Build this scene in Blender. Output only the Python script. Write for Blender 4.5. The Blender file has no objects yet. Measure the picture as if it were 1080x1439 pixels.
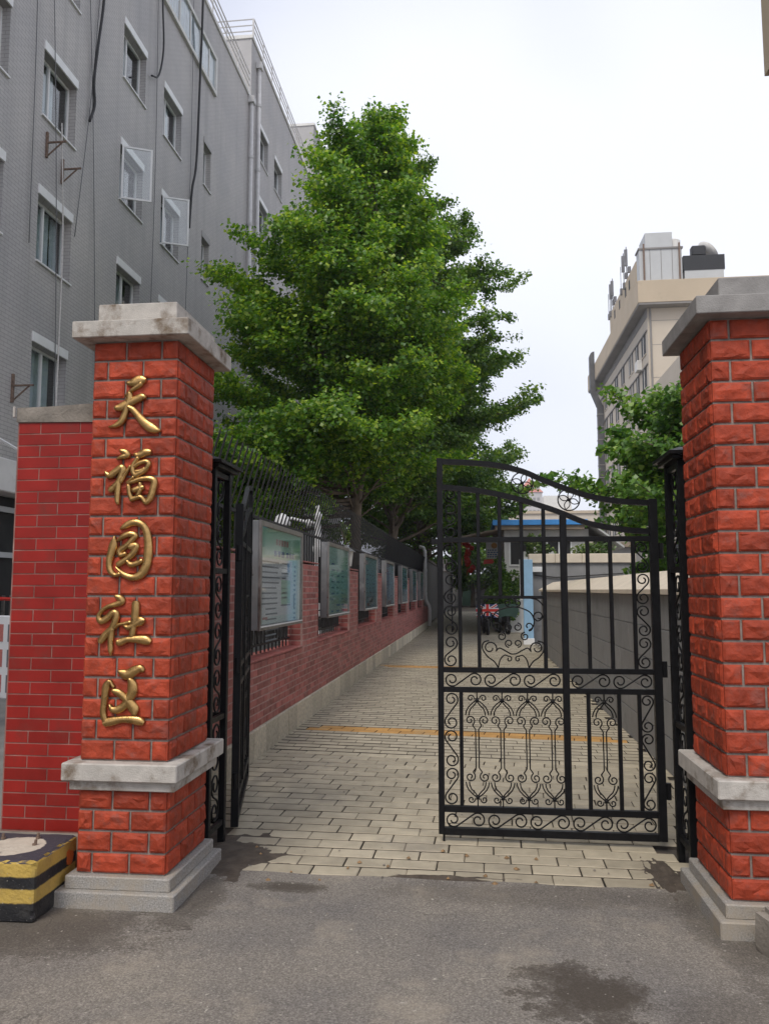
import bpy, bmesh, math, random
import numpy as np
from mathutils import Vector, Matrix, noise as mnoise
random.seed(7); RNG = np.random.default_rng(7)
SC = bpy.context.scene
COL = SC.collection
R = math.radians
# ------------------------------------------------------------------ camera
cam = bpy.data.cameras.new('camera'); camo = bpy.data.objects.new('camera', cam); COL.objects.link(camo)
cam.sensor_fit = 'HORIZONTAL'; cam.sensor_width = 36.0; cam.lens = 36.0 * 1130.0 / 1080.0
cam.clip_start = 0.05; cam.clip_end = 3000
camo.location = (0, 0, 1.6)
camo.rotation_euler = (R(90 + 5.535), 0, R(6.532))
SC.camera = camo
# ------------------------------------------------------------------ sky + light
SUN_EL, SUN_AZ = 52.0, 200.0      # azimuth: direction the light comes from, clockwise from +Y
w = bpy.data.worlds.new('World'); SC.world = w; w.use_nodes = True
nt = w.node_tree; nt.nodes.clear()
out = nt.nodes.new('ShaderNodeOutputWorld'); bg = nt.nodes.new('ShaderNodeBackground')
sky = nt.nodes.new('ShaderNodeTexSky'); sky.sky_type = 'NISHITA'; sky.sun_disc = False
sky.sun_elevation = R(SUN_EL); sky.sun_rotation = R(SUN_AZ); sky.air_density = 1.0; sky.dust_density = 3.0
mx = nt.nodes.new('ShaderNodeMixRGB'); mx.inputs[0].default_value = 0.86
tc = nt.nodes.new('ShaderNodeTexCoord'); nz = nt.nodes.new('ShaderNodeTexNoise')
nz.inputs['Scale'].default_value = 1.3; nz.inputs['Detail'].default_value = 3
rp = nt.nodes.new('ShaderNodeValToRGB')
rp.color_ramp.elements[0].position = .36; rp.color_ramp.elements[0].color = (4.9, 5.2, 6.3, 1)
rp.color_ramp.elements[1].position = .66; rp.color_ramp.elements[1].color = (7.8, 7.95, 8.6, 1)
nt.links.new(tc.outputs['Generated'], nz.inputs['Vector']); nt.links.new(nz.outputs['Fac'], rp.inputs[0])
nt.links.new(sky.outputs[0], mx.inputs[1]); nt.links.new(rp.outputs[0], mx.inputs[2])
nt.links.new(mx.outputs[0], bg.inputs[0]); nt.links.new(bg.outputs[0], out.inputs[0])
bg.inputs[1].default_value = 0.10
sl = bpy.data.lights.new('sun', 'SUN'); so = bpy.data.objects.new('sun', sl); COL.objects.link(so)
sl.energy = 1.5; sl.angle = R(22); sl.color = (1, .94, .84)
d = Vector((math.sin(R(SUN_AZ)) * math.cos(R(SUN_EL)), math.cos(R(SUN_AZ)) * math.cos(R(SUN_EL)), math.sin(R(SUN_EL))))
so.rotation_euler = (-d).to_track_quat('-Z', 'Y').to_euler(); so.location = (0, 0, 30)
SC.view_settings.view_transform = 'Standard'; SC.view_settings.look = 'None'
SC.view_settings.exposure = 0.58; SC.view_settings.gamma = 1; SC.view_settings.use_curve_mapping = False
SC.render.engine = 'CYCLES'

# ------------------------------------------------------------------ materials
class NB:
    def __init__(s, name):
        s.m = bpy.data.materials.new(name); s.m.use_nodes = True
        s.t = s.m.node_tree; s.p = s.t.nodes['Principled BSDF']; s.o = s.t.nodes['Material Output']
    def n(s, t, **k):
        x = s.t.nodes.new(t)
        for a, b in k.items():
            if a in x.inputs: x.inputs[a].default_value = b
            else: setattr(x, a, b)
        return x
    def l(s, a, b): s.t.links.new(a, b)
    def pos(s): return s.n('ShaderNodeNewGeometry').outputs['Position']
    def obj(s): return s.n('ShaderNodeTexCoord').outputs['Object']
    def noise(s, vec, scale, detail=5, rough=.55):
        x = s.n('ShaderNodeTexNoise'); x.inputs['Scale'].default_value = scale
        x.inputs['Detail'].default_value = detail; x.inputs['Roughness'].default_value = rough
        s.l(vec, x.inputs['Vector']); return x.outputs['Fac']
    def ramp(s, fac, stops):
        x = s.n('ShaderNodeValToRGB'); cr = x.color_ramp
        while len(cr.elements) < len(stops): cr.elements.new(.5)
        for e, (p, c) in zip(cr.elements, stops):
            e.position = p; e.color = (*c, 1) if len(c) == 3 else c
        s.l(fac, x.inputs[0]); return x.outputs[0]
    def mix(s, fac, a, b, mode='MIX'):
        x = s.n('ShaderNodeMixRGB'); x.blend_type = mode
        for i, v in ((0, fac), (1, a), (2, b)):
            if isinstance(v, (int, float)): x.inputs[i].default_value = v
            elif isinstance(v, tuple): x.inputs[i].default_value = (*v, 1)
            else: s.l(v, x.inputs[i])
        return x.outputs[0]
    def math(s, op, a, b=None):
        x = s.n('ShaderNodeMath'); x.operation = op
        for i, v in enumerate((a, b)):
            if v is None: continue
            if isinstance(v, (int, float)): x.inputs[i].default_value = v
            else: s.l(v, x.inputs[i])
        return x.outputs[0]
    def bump(s, h, strength, dist=.01):
        b = s.n('ShaderNodeBump'); b.inputs['Strength'].default_value = strength; b.inputs['Distance'].default_value = dist
        s.l(h, b.inputs['Height']); s.l(b.outputs[0], s.p.inputs['Normal'])
    def col(s, c): s.l(c, s.p.inputs['Base Color'])

def dark(c, k): return tuple(v * k for v in c)
def M(name, col, var=.25, scale=4., rough=.6, metal=0, bump=.15, bscale=60., spec=.5, rnd=0., island=False, dirt=None, dscale=1.5, dth=.55, rvar=.1):
    b = NB(name); v = b.pos()
    f = b.noise(v, scale)
    c = b.ramp(f, [(.3, dark(col, 1 - var)), (.7, dark(col, 1 + var))])
    if rnd:
        r = (b.n('ShaderNodeNewGeometry').outputs['Random Per Island'] if island else b.n('ShaderNodeObjectInfo').outputs['Random'])
        k = b.ramp(r, [(0, (1 - rnd,) * 3), (1, (1 + rnd,) * 3)])
        c = b.mix(1., c, k, 'MULTIPLY')
    if dirt:
        df = b.noise(v, dscale, 8, .65)
        c = b.mix(b.ramp(df, [(dth, (0, 0, 0)), (dth + .18, (1, 1, 1))]), c, dirt)
    b.col(c)
    b.p.inputs['Metallic'].default_value = metal; b.p.inputs['Specular IOR Level'].default_value = spec
    rr = b.ramp(b.noise(v, scale * 2.3), [(.3, (max(0, rough - rvar),) * 3), (.7, (min(1, rough + rvar),) * 3)])
    b.l(rr, b.p.inputs['Roughness'])
    if bump: b.bump(b.noise(v, bscale, 6), bump)
    return b.m

MAT = {}
MAT['tile'] = M('weathered red rock-face tile', (.335, .05, .022), .26, 16, .60, bump=.85, bscale=30, rnd=.24, rvar=.12, spec=.25, dirt=(.25, .075, .055), dscale=11, dth=.54)
MAT['tile_j'] = M('weathered red rock-face tile run', (.335, .05, .022), .26, 16, .60, bump=.85, bscale=30, rnd=.24, island=True, spec=.25, dirt=(.25, .075, .055), dscale=11, dth=.54)
MAT['grout'] = M('grey grout', (.23, .195, .17), .4, 14, .9, bump=.4, bscale=120)
MAT['red_grout'] = M('stained rose grout', (.24, .12, .10), .45, 6, .9, bump=.3, bscale=90, dirt=(.40, .28, .24), dscale=2.5, dth=.55)
MAT['flat_tile'] = M('smooth dark red tile', (.27, .018, .013), .14, 6, .42, bump=.08, bscale=60, rnd=.16, spec=.25, dirt=(.20, .03, .022), dscale=5, dth=.55)
MAT['pink_brick'] = M('rose red brick tile', (.34, .105, .092), .2, 7, .5, bump=.12, bscale=60, rnd=.32, spec=.3, dirt=(.40, .21, .18), dscale=2.6, dth=.55)
MAT['pink_brick_j'] = M('rose red brick tile run', (.34, .105, .092), .2, 7, .5, bump=.12, bscale=60, rnd=.32, spec=.3, island=True, dirt=(.40, .21, .18), dscale=2.6, dth=.55)
MAT['pink_mortar'] = M('rose mortar', (.42, .27, .24), .2, 9, .9, bump=.3, bscale=90)
MAT['stone'] = M('weathered pale cast stone', (.46, .43, .39), .14, 18, .8, bump=.35, bscale=140, dirt=(.16, .115, .075), dscale=6.5, dth=.50)
MAT['stone_grey'] = M('grey cast stone', (.27, .26, .25), .16, 12, .85, bump=.4, bscale=130, dirt=(.15, .14, .135), dscale=4, dth=.55)
MAT['plinth'] = M('speckled granite plinth', (.30, .285, .265), .4, 130, .75, bump=.3, bscale=160, dirt=(.34, .29, .225), dscale=4, dth=.46)
MAT['granite'] = M('rough pale granite', (.52, .46, .35), .25, 30, .85, bump=.5, bscale=90, rnd=.2, dirt=(.14, .12, .09), dscale=3.2, dth=.62)
MAT['concrete'] = M('old concrete', (.23, .205, .175), .3, 8, .9, bump=.6, bscale=60, dirt=(.10, .09, .075), dscale=3, dth=.55)
MAT['iron'] = M('black painted iron', (.008, .008, .009), .3, 20, .42, bump=.12, bscale=120, spec=.18, dirt=(.016, .014, .013), dscale=6, dth=.62)
MAT['iron_dull'] = M('dusty black iron', (.011, .011, .012), .3, 20, .6, bump=.1, bscale=120)
MAT['steel'] = M('brushed stainless steel', (.36, .34, .32), .15, 6, .36, metal=.9, bump=.05, bscale=200, dirt=(.17, .14, .125), dscale=3, dth=.5)
MAT['steel_side'] = M('painted grey steel', (.25, .255, .26), .2, 4, .45, metal=.5, bump=.05, dirt=(.5, .5, .5), dscale=2.0, dth=.6)
MAT['gold'] = M('gilded metal', (.47, .29, .11), .3, 18, .34, metal=.95, bump=.12, bscale=60, rvar=.1)
MAT['paver'] = M('buff concrete paver', (.395, .345, .255), .14, 8, .82, bump=.45, bscale=150, rnd=.14, dirt=(.25, .22, .18), dscale=1.3, dth=.57)
MAT['paver_j'] = M('buff concrete paver run', (.395, .345, .255), .14, 8, .82, bump=.4, bscale=150, rnd=.14, island=True, dirt=(.25, .22, .18), dscale=1.3, dth=.57)
MAT['paver_o'] = M('ochre concrete paver', (.46, .25, .075), .16, 8, .82, bump=.4, bscale=150, rnd=.14, dirt=(.38, .27, .14), dscale=2, dth=.55)
MAT['sand'] = M('dark jointing sand', (.06, .05, .04), .3, 20, .95, bump=.4, bscale=200)
MAT['dirt'] = M('damp brown dirt', (.085, .066, .05), .35, 14, .9, bump=1., bscale=120)
MAT['ground'] = M('grey concrete ground', (.24, .23, .21), .2, 2, .9, bump=.3, bscale=50)
MAT['wall_grey'] = M('grey render wall panel', (.225, .225, .225), .1, 3, .75, bump=.15, bscale=90, rnd=.07, dirt=(.11, .11, .11), dscale=1.5, dth=.62)
MAT['joint_grey'] = M('pale panel joint', (.30, .30, .30), .1, 5, .9)
MAT['coping'] = M('cream painted coping', (.62, .54, .43), .08, 3, .75, bump=.15, dirt=(.42, .36, .28), dscale=1.5, dth=.62)
MAT['white'] = M('white painted metal', (.74, .74, .73), .06, 4, .5, bump=.05)
MAT['offwhite'] = M('off-white plaster', (.64, .63, .60), .08, 2, .8, bump=.1, dirt=(.45, .43, .4), dscale=1.2, dth=.62)
MAT['cream'] = M('cream building paint', (.50, .44, .36), .05, .35, .85, bump=.05, dirt=(.38, .33, .27), dscale=.35, dth=.6)
MAT['cream2'] = M('tan parapet paint', (.45, .37, .27), .06, .35, .85, bump=.05, dirt=(.33, .27, .2), dscale=.5, dth=.6)
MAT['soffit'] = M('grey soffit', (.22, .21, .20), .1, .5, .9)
MAT['recess'] = M('dim window glass', (.03, .03, .03), .3, 1, .6, spec=.2)
MAT['pipe'] = M('weathered white plastic pipe', (.55, .54, .53), .1, 5, .55, bump=.05, dirt=(.3, .27, .24), dscale=3, dth=.62)
MAT['cable'] = M('black rubber cable', (.012, .012, .013), .2, 6, .6)
MAT['wire'] = M('thin grey wire', (.13, .13, .135), .2, 6, .6)
MAT['rope'] = M('pale rope', (.5, .48, .45), .2, 20, .9)
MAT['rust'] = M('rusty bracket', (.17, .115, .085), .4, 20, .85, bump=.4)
MAT['bark'] = M('grey brown bark', (.14, .108, .08), .3, 8, .95, bump=.9, bscale=18)
MAT['blue'] = M('blue roof sheet', (.05, .26, .62), .1, 3, .5, bump=.05)
MAT['paleblue'] = M('chipped pale blue paint', (.27, .45, .62), .08, 6, .6, bump=.1, dirt=(.6, .6, .58), dscale=5, dth=.64)
MAT['tarp'] = M('brown awning sheet', (.24, .19, .14), .2, 4, .8)
MAT['lantern'] = M('red lantern cloth', (.55, .03, .015), .2, 10, .5)
MAT['yellow'] = M('yellow lantern trim', (.7, .35, .03), .2, 10, .5)
MAT['red'] = M('red printed paper', (.62, .03, .02), .1, 10, .5)
MAT['black'] = M('black paint', (.012, .012, .013), .2, 5, .5)
MAT['rubber'] = M('black tyre rubber', (.015, .015, .016), .2, 5, .8)
MAT['flag_blue'] = M('navy print', (.02, .03, .14), .1, 10, .5)
MAT['paper'] = M('white paper', (.68, .69, .70), .06, 5, .6)
MAT['print_dark'] = M('dark grey print', (.12, .14, .16), .2, 50, .6)
MAT['print_blue'] = M('blue print', (.03, .14, .34), .2, 50, .6)
MAT['print_red'] = M('faded red print', (.42, .14, .12), .2, 50, .6)
MAT['print_green'] = M('pale green print', (.36, .6, .40), .1, 20, .6)
MAT['antenna'] = M('grey antenna metal', (.14, .14, .15), .2, 1, .6)
MAT['panel'] = M('pale grey metal panel', (.45, .46, .46), .05, 1, .6)
MAT['tower'] = M('pale tower block', (.45, .43, .42), .08, .1, .9)
MAT['tower_roof'] = M('salmon roof', (.50, .20, .15), .1, .2, .9)
MAT['dead'] = M('dry tan leaf', (.5, .26, .11), .3, 30, .7)
MAT['duct'] = M('dark metal duct', (.08, .08, .083), .3, 1, .6)
MAT['curtain'] = M('pale curtain cloth', (.50, .56, .60), .15, 3, .9)
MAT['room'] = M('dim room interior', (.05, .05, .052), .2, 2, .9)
MAT['green_box'] = M('dark green painted metal', (.03, .07, .05), .2, 3, .6)

def asphalt():
    b = NB('worn grey asphalt'); v = b.pos()
    base = b.ramp(b.noise(v, 120, 5, .75), [(.3, (.095, .088, .08)), (.5, (.205, .19, .172)), (.7, (.40, .375, .34))])
    big = b.ramp(b.noise(v, 1.1, 6, .6), [(.3, (.74, .74, .77)), (.7, (1.2, 1.15, 1.07))])
    c = b.mix(1., base, big, 'MULTIPLY')
    sand = b.ramp(b.noise(v, 2.1, 8, .65), [(.54, (0, 0, 0)), (.75, (.6, .6, .6))])
    c = b.mix(sand, c, (.40, .345, .27))
    # damp dark stains with their own outlines
    def stain(cx, cy, rx, ry, amt, wob):
        nonlocal c
        mp = b.n('ShaderNodeMapping'); mp.inputs['Location'].default_value = (-cx / rx, -cy / ry, 0)
        mp.inputs['Scale'].default_value = (1 / rx, 1 / ry, 0); b.l(v, mp.inputs['Vector'])
        ln = b.n('ShaderNodeVectorMath'); ln.operation = 'LENGTH'; b.l(mp.outputs[0], ln.inputs[0])
        dd = b.math('ADD', ln.outputs['Value'], b.math('MULTIPLY', b.math('SUBTRACT', b.noise(v, 3.4, 12, .75), .5), wob * 2.2))
        dd = b.math('ADD', dd, b.math('MULTIPLY', b.math('SUBTRACT', b.noise(v, 70, 4, .7), .5), .9))
        f = b.ramp(dd, [(.5, (amt * .85,) * 3), (.95, (amt * .5,) * 3), (1.12, (0, 0, 0))])
        c = b.mix(f, c, (.06, .048, .037))
    stain(.42, 3.42, .27, .24, 1.0, 1.7); stain(-1.02, 4.42, .22, .085, .9, .9)
    stain(-2.1, 3.75, .62, .30, .75, 1.0); stain(-1.50, 4.2, .17, .42, .7, 1.0); stain(1.12, 4.1, .14, .6, .5, 1.2)
    stain(.95, 3.25, .3, .25, .35, 1.6); stain(.3, 4.45, .9, .16, .35, 1.2)
    vo = b.n('ShaderNodeTexVoronoi'); vo.feature = 'DISTANCE_TO_EDGE'; vo.inputs['Scale'].default_value = 1.15
    wv = b.n('ShaderNodeVectorMath'); wv.operation = 'ADD'; nn = b.n('ShaderNodeTexNoise'); nn.inputs['Scale'].default_value = 2.2; nn.inputs['Detail'].default_value = 8; b.l(v, nn.inputs['Vector'])
    b.l(v, wv.inputs[0]); b.l(nn.outputs['Color'], wv.inputs[1]); b.l(wv.outputs[0], vo.inputs['Vector'])
    crack = b.math('MULTIPLY', b.ramp(vo.outputs['Distance'], [(.002, (1, 1, 1)), (.007, (0, 0, 0))]), b.ramp(b.noise(v, .9, 2), [(.5, (0, 0, 0)), (.62, (.55, .55, .55))]))
    c = b.mix(crack, c, (.05, .045, .04))
    spk = b.ramp(b.noise(v, 34, 2, .5), [(.70, (0, 0, 0)), (.74, (.7, .7, .7))]); c = b.mix(spk, c, (.5, .46, .4))
    b.col(c); b.p.inputs['Roughness'].default_value = .92; b.p.inputs['Specular IOR Level'].default_value = .25
    b.bump(b.noise(v, 190, 4, .7), .7, .006); return b.m
MAT['asphalt'] = asphalt()

def facade_tile():
    b = NB('grey strip tile facade'); v = b.pos()
    mp = b.n('ShaderNodeSeparateXYZ'); b.l(v, mp.inputs[0]); cb = b.n('ShaderNodeCombineXYZ')
    xy = b.math('ADD', mp.outputs[0], mp.outputs[1]); b.l(xy, cb.inputs[0]); b.l(mp.outputs[2], cb.inputs[1])
    br = b.n('ShaderNodeTexBrick'); b.l(cb.outputs[0], br.inputs['Vector'])
    br.inputs['Scale'].default_value = 1; br.inputs['Brick Width'].default_value = .26; br.inputs['Row Height'].default_value = .085
    br.inputs['Mortar Size'].default_value = .008; br.inputs['Mortar Smooth'].default_value = .2
    br.inputs['Color1'].default_value = (.455, .44, .425, 1); br.inputs['Color2'].default_value = (.425, .41, .398, 1)
    br.inputs['Mortar'].default_value = (.29, .28, .27, 1)
    c = b.mix(1., br.outputs['Color'], b.ramp(b.noise(v, .45, 5), [(.3, (.88, .88, .9)), (.7, (1.1, 1.08, 1.06))]), 'MULTIPLY')
    sv = b.n('ShaderNodeMapping'); sv.inputs['Scale'].default_value = (1.5, 1.5, .06); b.l(v, sv.inputs['Vector'])
    c = b.mix(b.ramp(b.noise(sv.outputs[0], 1.2, 6), [(.5, (0, 0, 0)), (.75, (.55, .55, .55))]), c, (.27, .26, .25))
    b.col(c); b.p.inputs['Roughness'].default_value = .62
    b.bump(br.outputs['Fac'], -.5, .006); return b.m
MAT['facade'] = facade_tile()
MAT['facade_plain'] = M('grey plaster facade', (.38, .37, .365), .1, .6, .75, bump=.1, bscale=40)

def glass():
    b = NB('window glass'); b.t.nodes.remove(b.p)
    t = b.n('ShaderNodeBsdfTransparent'); t.inputs[0].default_value = (.93, .95, .95, 1)
    g = b.n('ShaderNodeBsdfGlossy'); g.inputs['Roughness'].default_value = .04
    lw = b.n('ShaderNodeLayerWeight'); lw.inputs[0].default_value = .5
    f = b.math('ADD', b.math('MULTIPLY', b.math('POWER', lw.outputs['Facing'], 5.0), .85), .10)
    m = b.n('ShaderNodeMixShader'); b.l(f, m.inputs[0]); b.l(t.outputs[0], m.inputs[1]); b.l(g.outputs[0], m.inputs[2])
    b.l(m.outputs[0], b.o.inputs[0]); return b.m
MAT['glass'] = glass()

def leaf(name, c0, c1, c2, trans=.35):
    b = NB(name); b.t.nodes.remove(b.p)
    r = b.n('ShaderNodeNewGeometry').outputs['Random Per Island']
    c = b.ramp(r, [(0, c0), (.6, c1), (1, c2)])
    big = b.ramp(b.noise(b.pos(), .9, 4), [(.32, (.66, .78, .8)), (.68, (1.3, 1.18, .9))])
    c = b.mix(1., c, big, 'MULTIPLY')
    d = b.n('ShaderNodeBsdfDiffuse'); t = b.n('ShaderNodeBsdfTranslucent'); b.l(c, d.inputs[0])
    b.l(b.mix(1., c, (1.25, 1.25, .6), 'MULTIPLY'), t.inputs[0])
    m = b.n('ShaderNodeMixShader'); m.inputs[0].default_value = trans; b.l(d.outputs[0], m.inputs[1]); b.l(t.outputs[0], m.inputs[2])
    g = b.n('ShaderNodeBsdfGlossy'); g.inputs['Roughness'].default_value = .45; g.inputs[0].default_value = (.8, .8, .8, 1)
    m2 = b.n('ShaderNodeMixShader'); m2.inputs[0].default_value = .05; b.l(m.outputs[0], m2.inputs[1]); b.l(g.outputs[0], m2.inputs[2])
    b.l(m2.outputs[0], b.o.inputs[0]); return b.m
MAT['ginkgo'] = leaf('ginkgo leaf', (.065, .18, .018), (.17, .345, .03), (.42, .55, .06), .48)
MAT['ginkgo2'] = leaf('dark ginkgo leaf', (.05, .13, .018), (.105, .22, .026), (.23, .34, .04), .42)
MAT['broad'] = leaf('broad leaf', (.06, .16, .03), (.13, .28, .05), (.28, .44, .08), .42)
MAT['vine'] = leaf('vine leaf', (.06, .12, .03), (.12, .2, .05), (.22, .28, .08), .35)

def poster(name, top, mid, low, rx=1.):
    b = NB(name); v = b.obj(); s = b.n('ShaderNodeSeparateXYZ'); b.l(v, s.inputs[0])
    h = b.math('ADD', s.outputs[2], b.math('MULTIPLY', b.math('SUBTRACT', b.noise(v, 2.2, 4), .5), .55))
    c = b.ramp(b.math('ADD', h, .5), [(.1, low), (.4, mid), (.9, top)])
    b.col(c); b.p.inputs['Roughness'].default_value = .5; return b.m
MAT['poster'] = [poster('pale green notice', (.28, .58, .40), (.66, .76, .73), (.55, .66, .63)),
                 poster('teal notice', (.5, .78, .66), (.34, .70, .74), (.40, .5, .43)),
                 poster('aqua notice', (.45, .74, .74), (.30, .62, .70), (.4, .56, .6)),
                 poster('blue notice', (.36, .6, .7), (.28, .52, .68), (.42, .54, .6))]

# ------------------------------------------------------------------ mesh helpers
class MB:
    def __init__(s): s.v = []; s.f = []; s.mi = []
    def add(s, vs, fs, mi=0):
        o = len(s.v); s.v += [tuple(p) for p in vs]
        s.f += [tuple(i + o for i in f) for f in fs]; s.mi += [mi] * len(fs); return s
    def box(s, x0, x1, y0, y1, z0, z1, b=0., mi=0):
        if b <= 0:
            vs = [(x, y, z) for z in (z0, z1) for y in (y0, y1) for x in (x0, x1)]
            fs = [(0, 2, 3, 1), (4, 5, 7, 6), (0, 1, 5, 4), (2, 6, 7, 3), (0, 4, 6, 2), (1, 3, 7, 5)]
            return s.add(vs, fs, mi)
        bm = bmesh.new(); r = bmesh.ops.create_cube(bm, size=1)
        bmesh.ops.scale(bm, vec=(x1 - x0, y1 - y0, z1 - z0), verts=bm.verts)
        bmesh.ops.translate(bm, vec=((x0 + x1) / 2, (y0 + y1) / 2, (z0 + z1) / 2), verts=bm.verts)
        bmesh.ops.bevel(bm, geom=bm.edges[:], offset=b, segments=1, affect='EDGES')
        bm.verts.index_update()
        s.add([v.co[:] for v in bm.verts], [[v.index for v in f.verts] for f in bm.faces], mi); bm.free(); return s
    def bar(s, p, q, w, h=None, up=(0, 0, 1), mi=0):
        p = Vector(p); q = Vector(q); h = h or w; d = (q - p).normalized(); u = Vector(up)
        if abs(d.dot(u)) > .95: u = Vector((0, 1, 0))
        a = d.cross(u).normalized(); c = a.cross(d).normalized()
        vs = [P + a * (sx * w / 2) + c * (sz * h / 2) for P in (p, q) for sx, sz in ((-1, -1), (1, -1), (1, 1), (-1, 1))]
        return s.add(vs, [(3, 2, 1, 0), (4, 5, 6, 7), (0, 1, 5, 4), (1, 2, 6, 5), (2, 3, 7, 6), (3, 0, 4, 7)], mi)
    def tube(s, pts, r, n=6, cap=True, mi=0, flat=None):
        pts = [Vector(p) for p in pts]; k = len(pts)
        if k < 2: return s
        rs = r if isinstance(r, (list, tuple, np.ndarray)) else [r] * k
        o = len(s.v); prev = None
        for i, p in enumerate(pts):
            t = (pts[min(i + 1, k - 1)] - pts[max(i - 1, 0)])
            t = t.normalized() if t.length > 1e-9 else Vector((0, 0, 1))
            if prev is None:
                u = Vector((0, 1, 0)) if abs(t.y) < .9 else Vector((1, 0, 0)); a = t.cross(u).normalized()
            else:
                a = prev - t * prev.dot(t); a = a.normalized() if a.length > 1e-6 else t.orthogonal().normalized()
            prev = a; c = t.cross(a)
            for j in range(n):
                th = 2 * math.pi * (j + .5) / n
                s.v.append(tuple(p + (a * math.cos(th) + c * math.sin(th)) * rs[i]))
        for i in range(k - 1):
            for j in range(n):
                j2 = (j + 1) % n
                s.f.append((o + i * n + j, o + i * n + j2, o + (i + 1) * n + j2, o + (i + 1) * n + j)); s.mi.append(mi)
        if cap:
            s.f.append(tuple(o + j for j in reversed(range(n)))); s.f.append(tuple(o + (k - 1) * n + j for j in range(n))); s.mi += [mi, mi]
        return s
    def prism(s, poly, a0, a1, axis='y', mi=0):
        # poly in the plane perpendicular to axis: y -> (x,z); x -> (y,z); z -> (x,y)
        n = len(poly)
        mk = {'y': lambda p, a: (p[0], a, p[1]), 'x': lambda p, a: (a, p[0], p[1]), 'z': lambda p, a: (p[0], p[1], a)}[axis]
        vs = [mk(p, a0) for p in poly] + [mk(p, a1) for p in poly]
        fs = [tuple(range(n)), tuple(reversed(range(n, 2 * n)))] + [(i, i + n, (i + 1) % n + n, (i + 1) % n) for i in range(n)]
        return s.add(vs, fs, mi)
    def lathe(s, prof, c=(0, 0, 0), n=16, mi=0):
        o = len(s.v); k = len(prof)
        for r, z in prof:
            for j in range(n):
                t = 2 * math.pi * j / n; s.v.append((c[0] + r * math.cos(t), c[1] + r * math.sin(t), c[2] + z))
        for i in range(k - 1):
            for j in range(n):
                s.f.append((o + i * n + j, o + i * n + (j + 1) % n, o + (i + 1) * n + (j + 1) % n, o + (i + 1) * n + j)); s.mi.append(mi)
        return s
    def mesh(s, name, mats, smooth=False, fixn=True):
        me = bpy.data.meshes.new(name); me.from_pydata(s.v, [], s.f)
        for m in (mats if isinstance(mats, (list, tuple)) else [mats]): me.materials.append(MAT[m] if isinstance(m, str) else m)
        if any(s.mi): me.polygons.foreach_set('material_index', s.mi)
        if fixn:
            bm = bmesh.new(); bm.from_mesh(me); bmesh.ops.recalc_face_normals(bm, faces=bm.faces); bm.to_mesh(me); bm.free()
        if smooth: me.polygons.foreach_set('use_smooth', [True] * len(me.polygons))
        me.update(); return me
    def build(s, name, mats, parent=None, smooth=False, loc=None, rot=None, fixn=True):
        return link(name, s.mesh(name, mats, smooth, fixn), parent, loc, rot)

def link(name, me, parent=None, loc=None, rot=None):
    o = bpy.data.objects.new(name, me); COL.objects.link(o)
    if parent is not None: o.parent = parent
    if loc is not None: o.location = loc
    if rot is not None: o.rotation_euler = rot
    return o
def tag(o, label=None, cat=None, group=None, kind=None):
    if label: o['label'] = label
    if cat: o['category'] = cat
    if group: o['group'] = group
    if kind: o['kind'] = kind
    return o
def empty(name, loc=(0, 0, 0), rz=0, label=None, cat=None, group=None):
    o = bpy.data.objects.new(name, None); COL.objects.link(o); o.location = loc; o.rotation_euler = (0, 0, rz)
    o.empty_display_size = .2
    return tag(o, label, cat, group)
def spline(pts, n=8):
    P = [np.array(p, float) for p in pts]; P = [2 * P[0] - P[1]] + P + [2 * P[-1] - P[-2]]; o = []
    for i in range(1, len(P) - 2):
        for k in range(n):
            t = k / n; a, b, c, d = P[i - 1:i + 3]
            o.append(.5 * (2 * b + (c - a) * t + (2 * a - 5 * b + 4 * c - d) * t * t + (3 * b - a - 3 * c + d) * t ** 3))
    o.append(P[-2]); return o

# ------------------------------------------------------------------ ground, road, path
mb = MB(); mb.box(-900, 900, -40, 1400, -.5, -.03); tag(mb.build('ground', 'ground'), kind='structure')
mb = MB()
# road sheet with a slightly ragged far edge where it meets the pavers
edge = [(x, 4.625 + .012 * math.sin(x * 9) + .012 * mnoise.noise((x * 3, 1, 0)) - .012 * x) for x in np.arange(-3, 3.01, .08)]
poly = [(-40, -20), (40, -20), (40, 4.6)] + list(reversed(edge)) + [(-40, 4.6)]
mb.prism(poly, -.028, 0.004, 'z'); tag(mb.build('road', 'asphalt'), kind='structure')
path = MB().box(-2.3, 1.75, 4.55, 90, -.0295, -.020).build('path', 'sand'); tag(path, kind='structure')

PW, PH = .272, .1575
def paver_mesh(w, hh, seed, mat):
    rr = random.Random(seed); mb = MB(); t = .0; e = .006
    x, y = w / 2, hh / 2; j = lambda: rr.uniform(-.0022, .0022)
    top = [(-x + e + j(), -y + e + j(), 0), (x - e + j(), -y + e + j(), 0), (x - e + j(), y - e + j(), 0), (-x + e + j(), y - e + j(), 0)]
    mid = [(-x, -y, -.005), (x, -y, -.005), (x, y, -.005), (-x, y, -.005)]; bot = [(a, b, -.026) for a, b, c in mid]
    mb.add(top + mid + bot, [(0, 1, 2, 3)] + [(i + 4, (i + 1) % 4 + 4, (i + 1) % 4, i) for i in range(4)]).add(top + mid + bot, [(i + 8, (i + 1) % 4 + 8, (i + 1) % 4 + 4, i + 4) for i in range(4)], 1)
    return mb.mesh('paver', [mat, 'sand'], fixn=False)
PM = [paver_mesh(PW - .006, PH - .019, s, 'paver') for s in range(6)]
PO = [paver_mesh(PW - .006, PH - .019, s, 'paver_o') for s in range(3)]
cnt = 0; rest = MB(); resto = MB()
nrow = 0; y = 4.62 + PH / 2
def shear(yc): return -.012 - .11 * min(1, max(0, (yc - 5) / 4.2))
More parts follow.
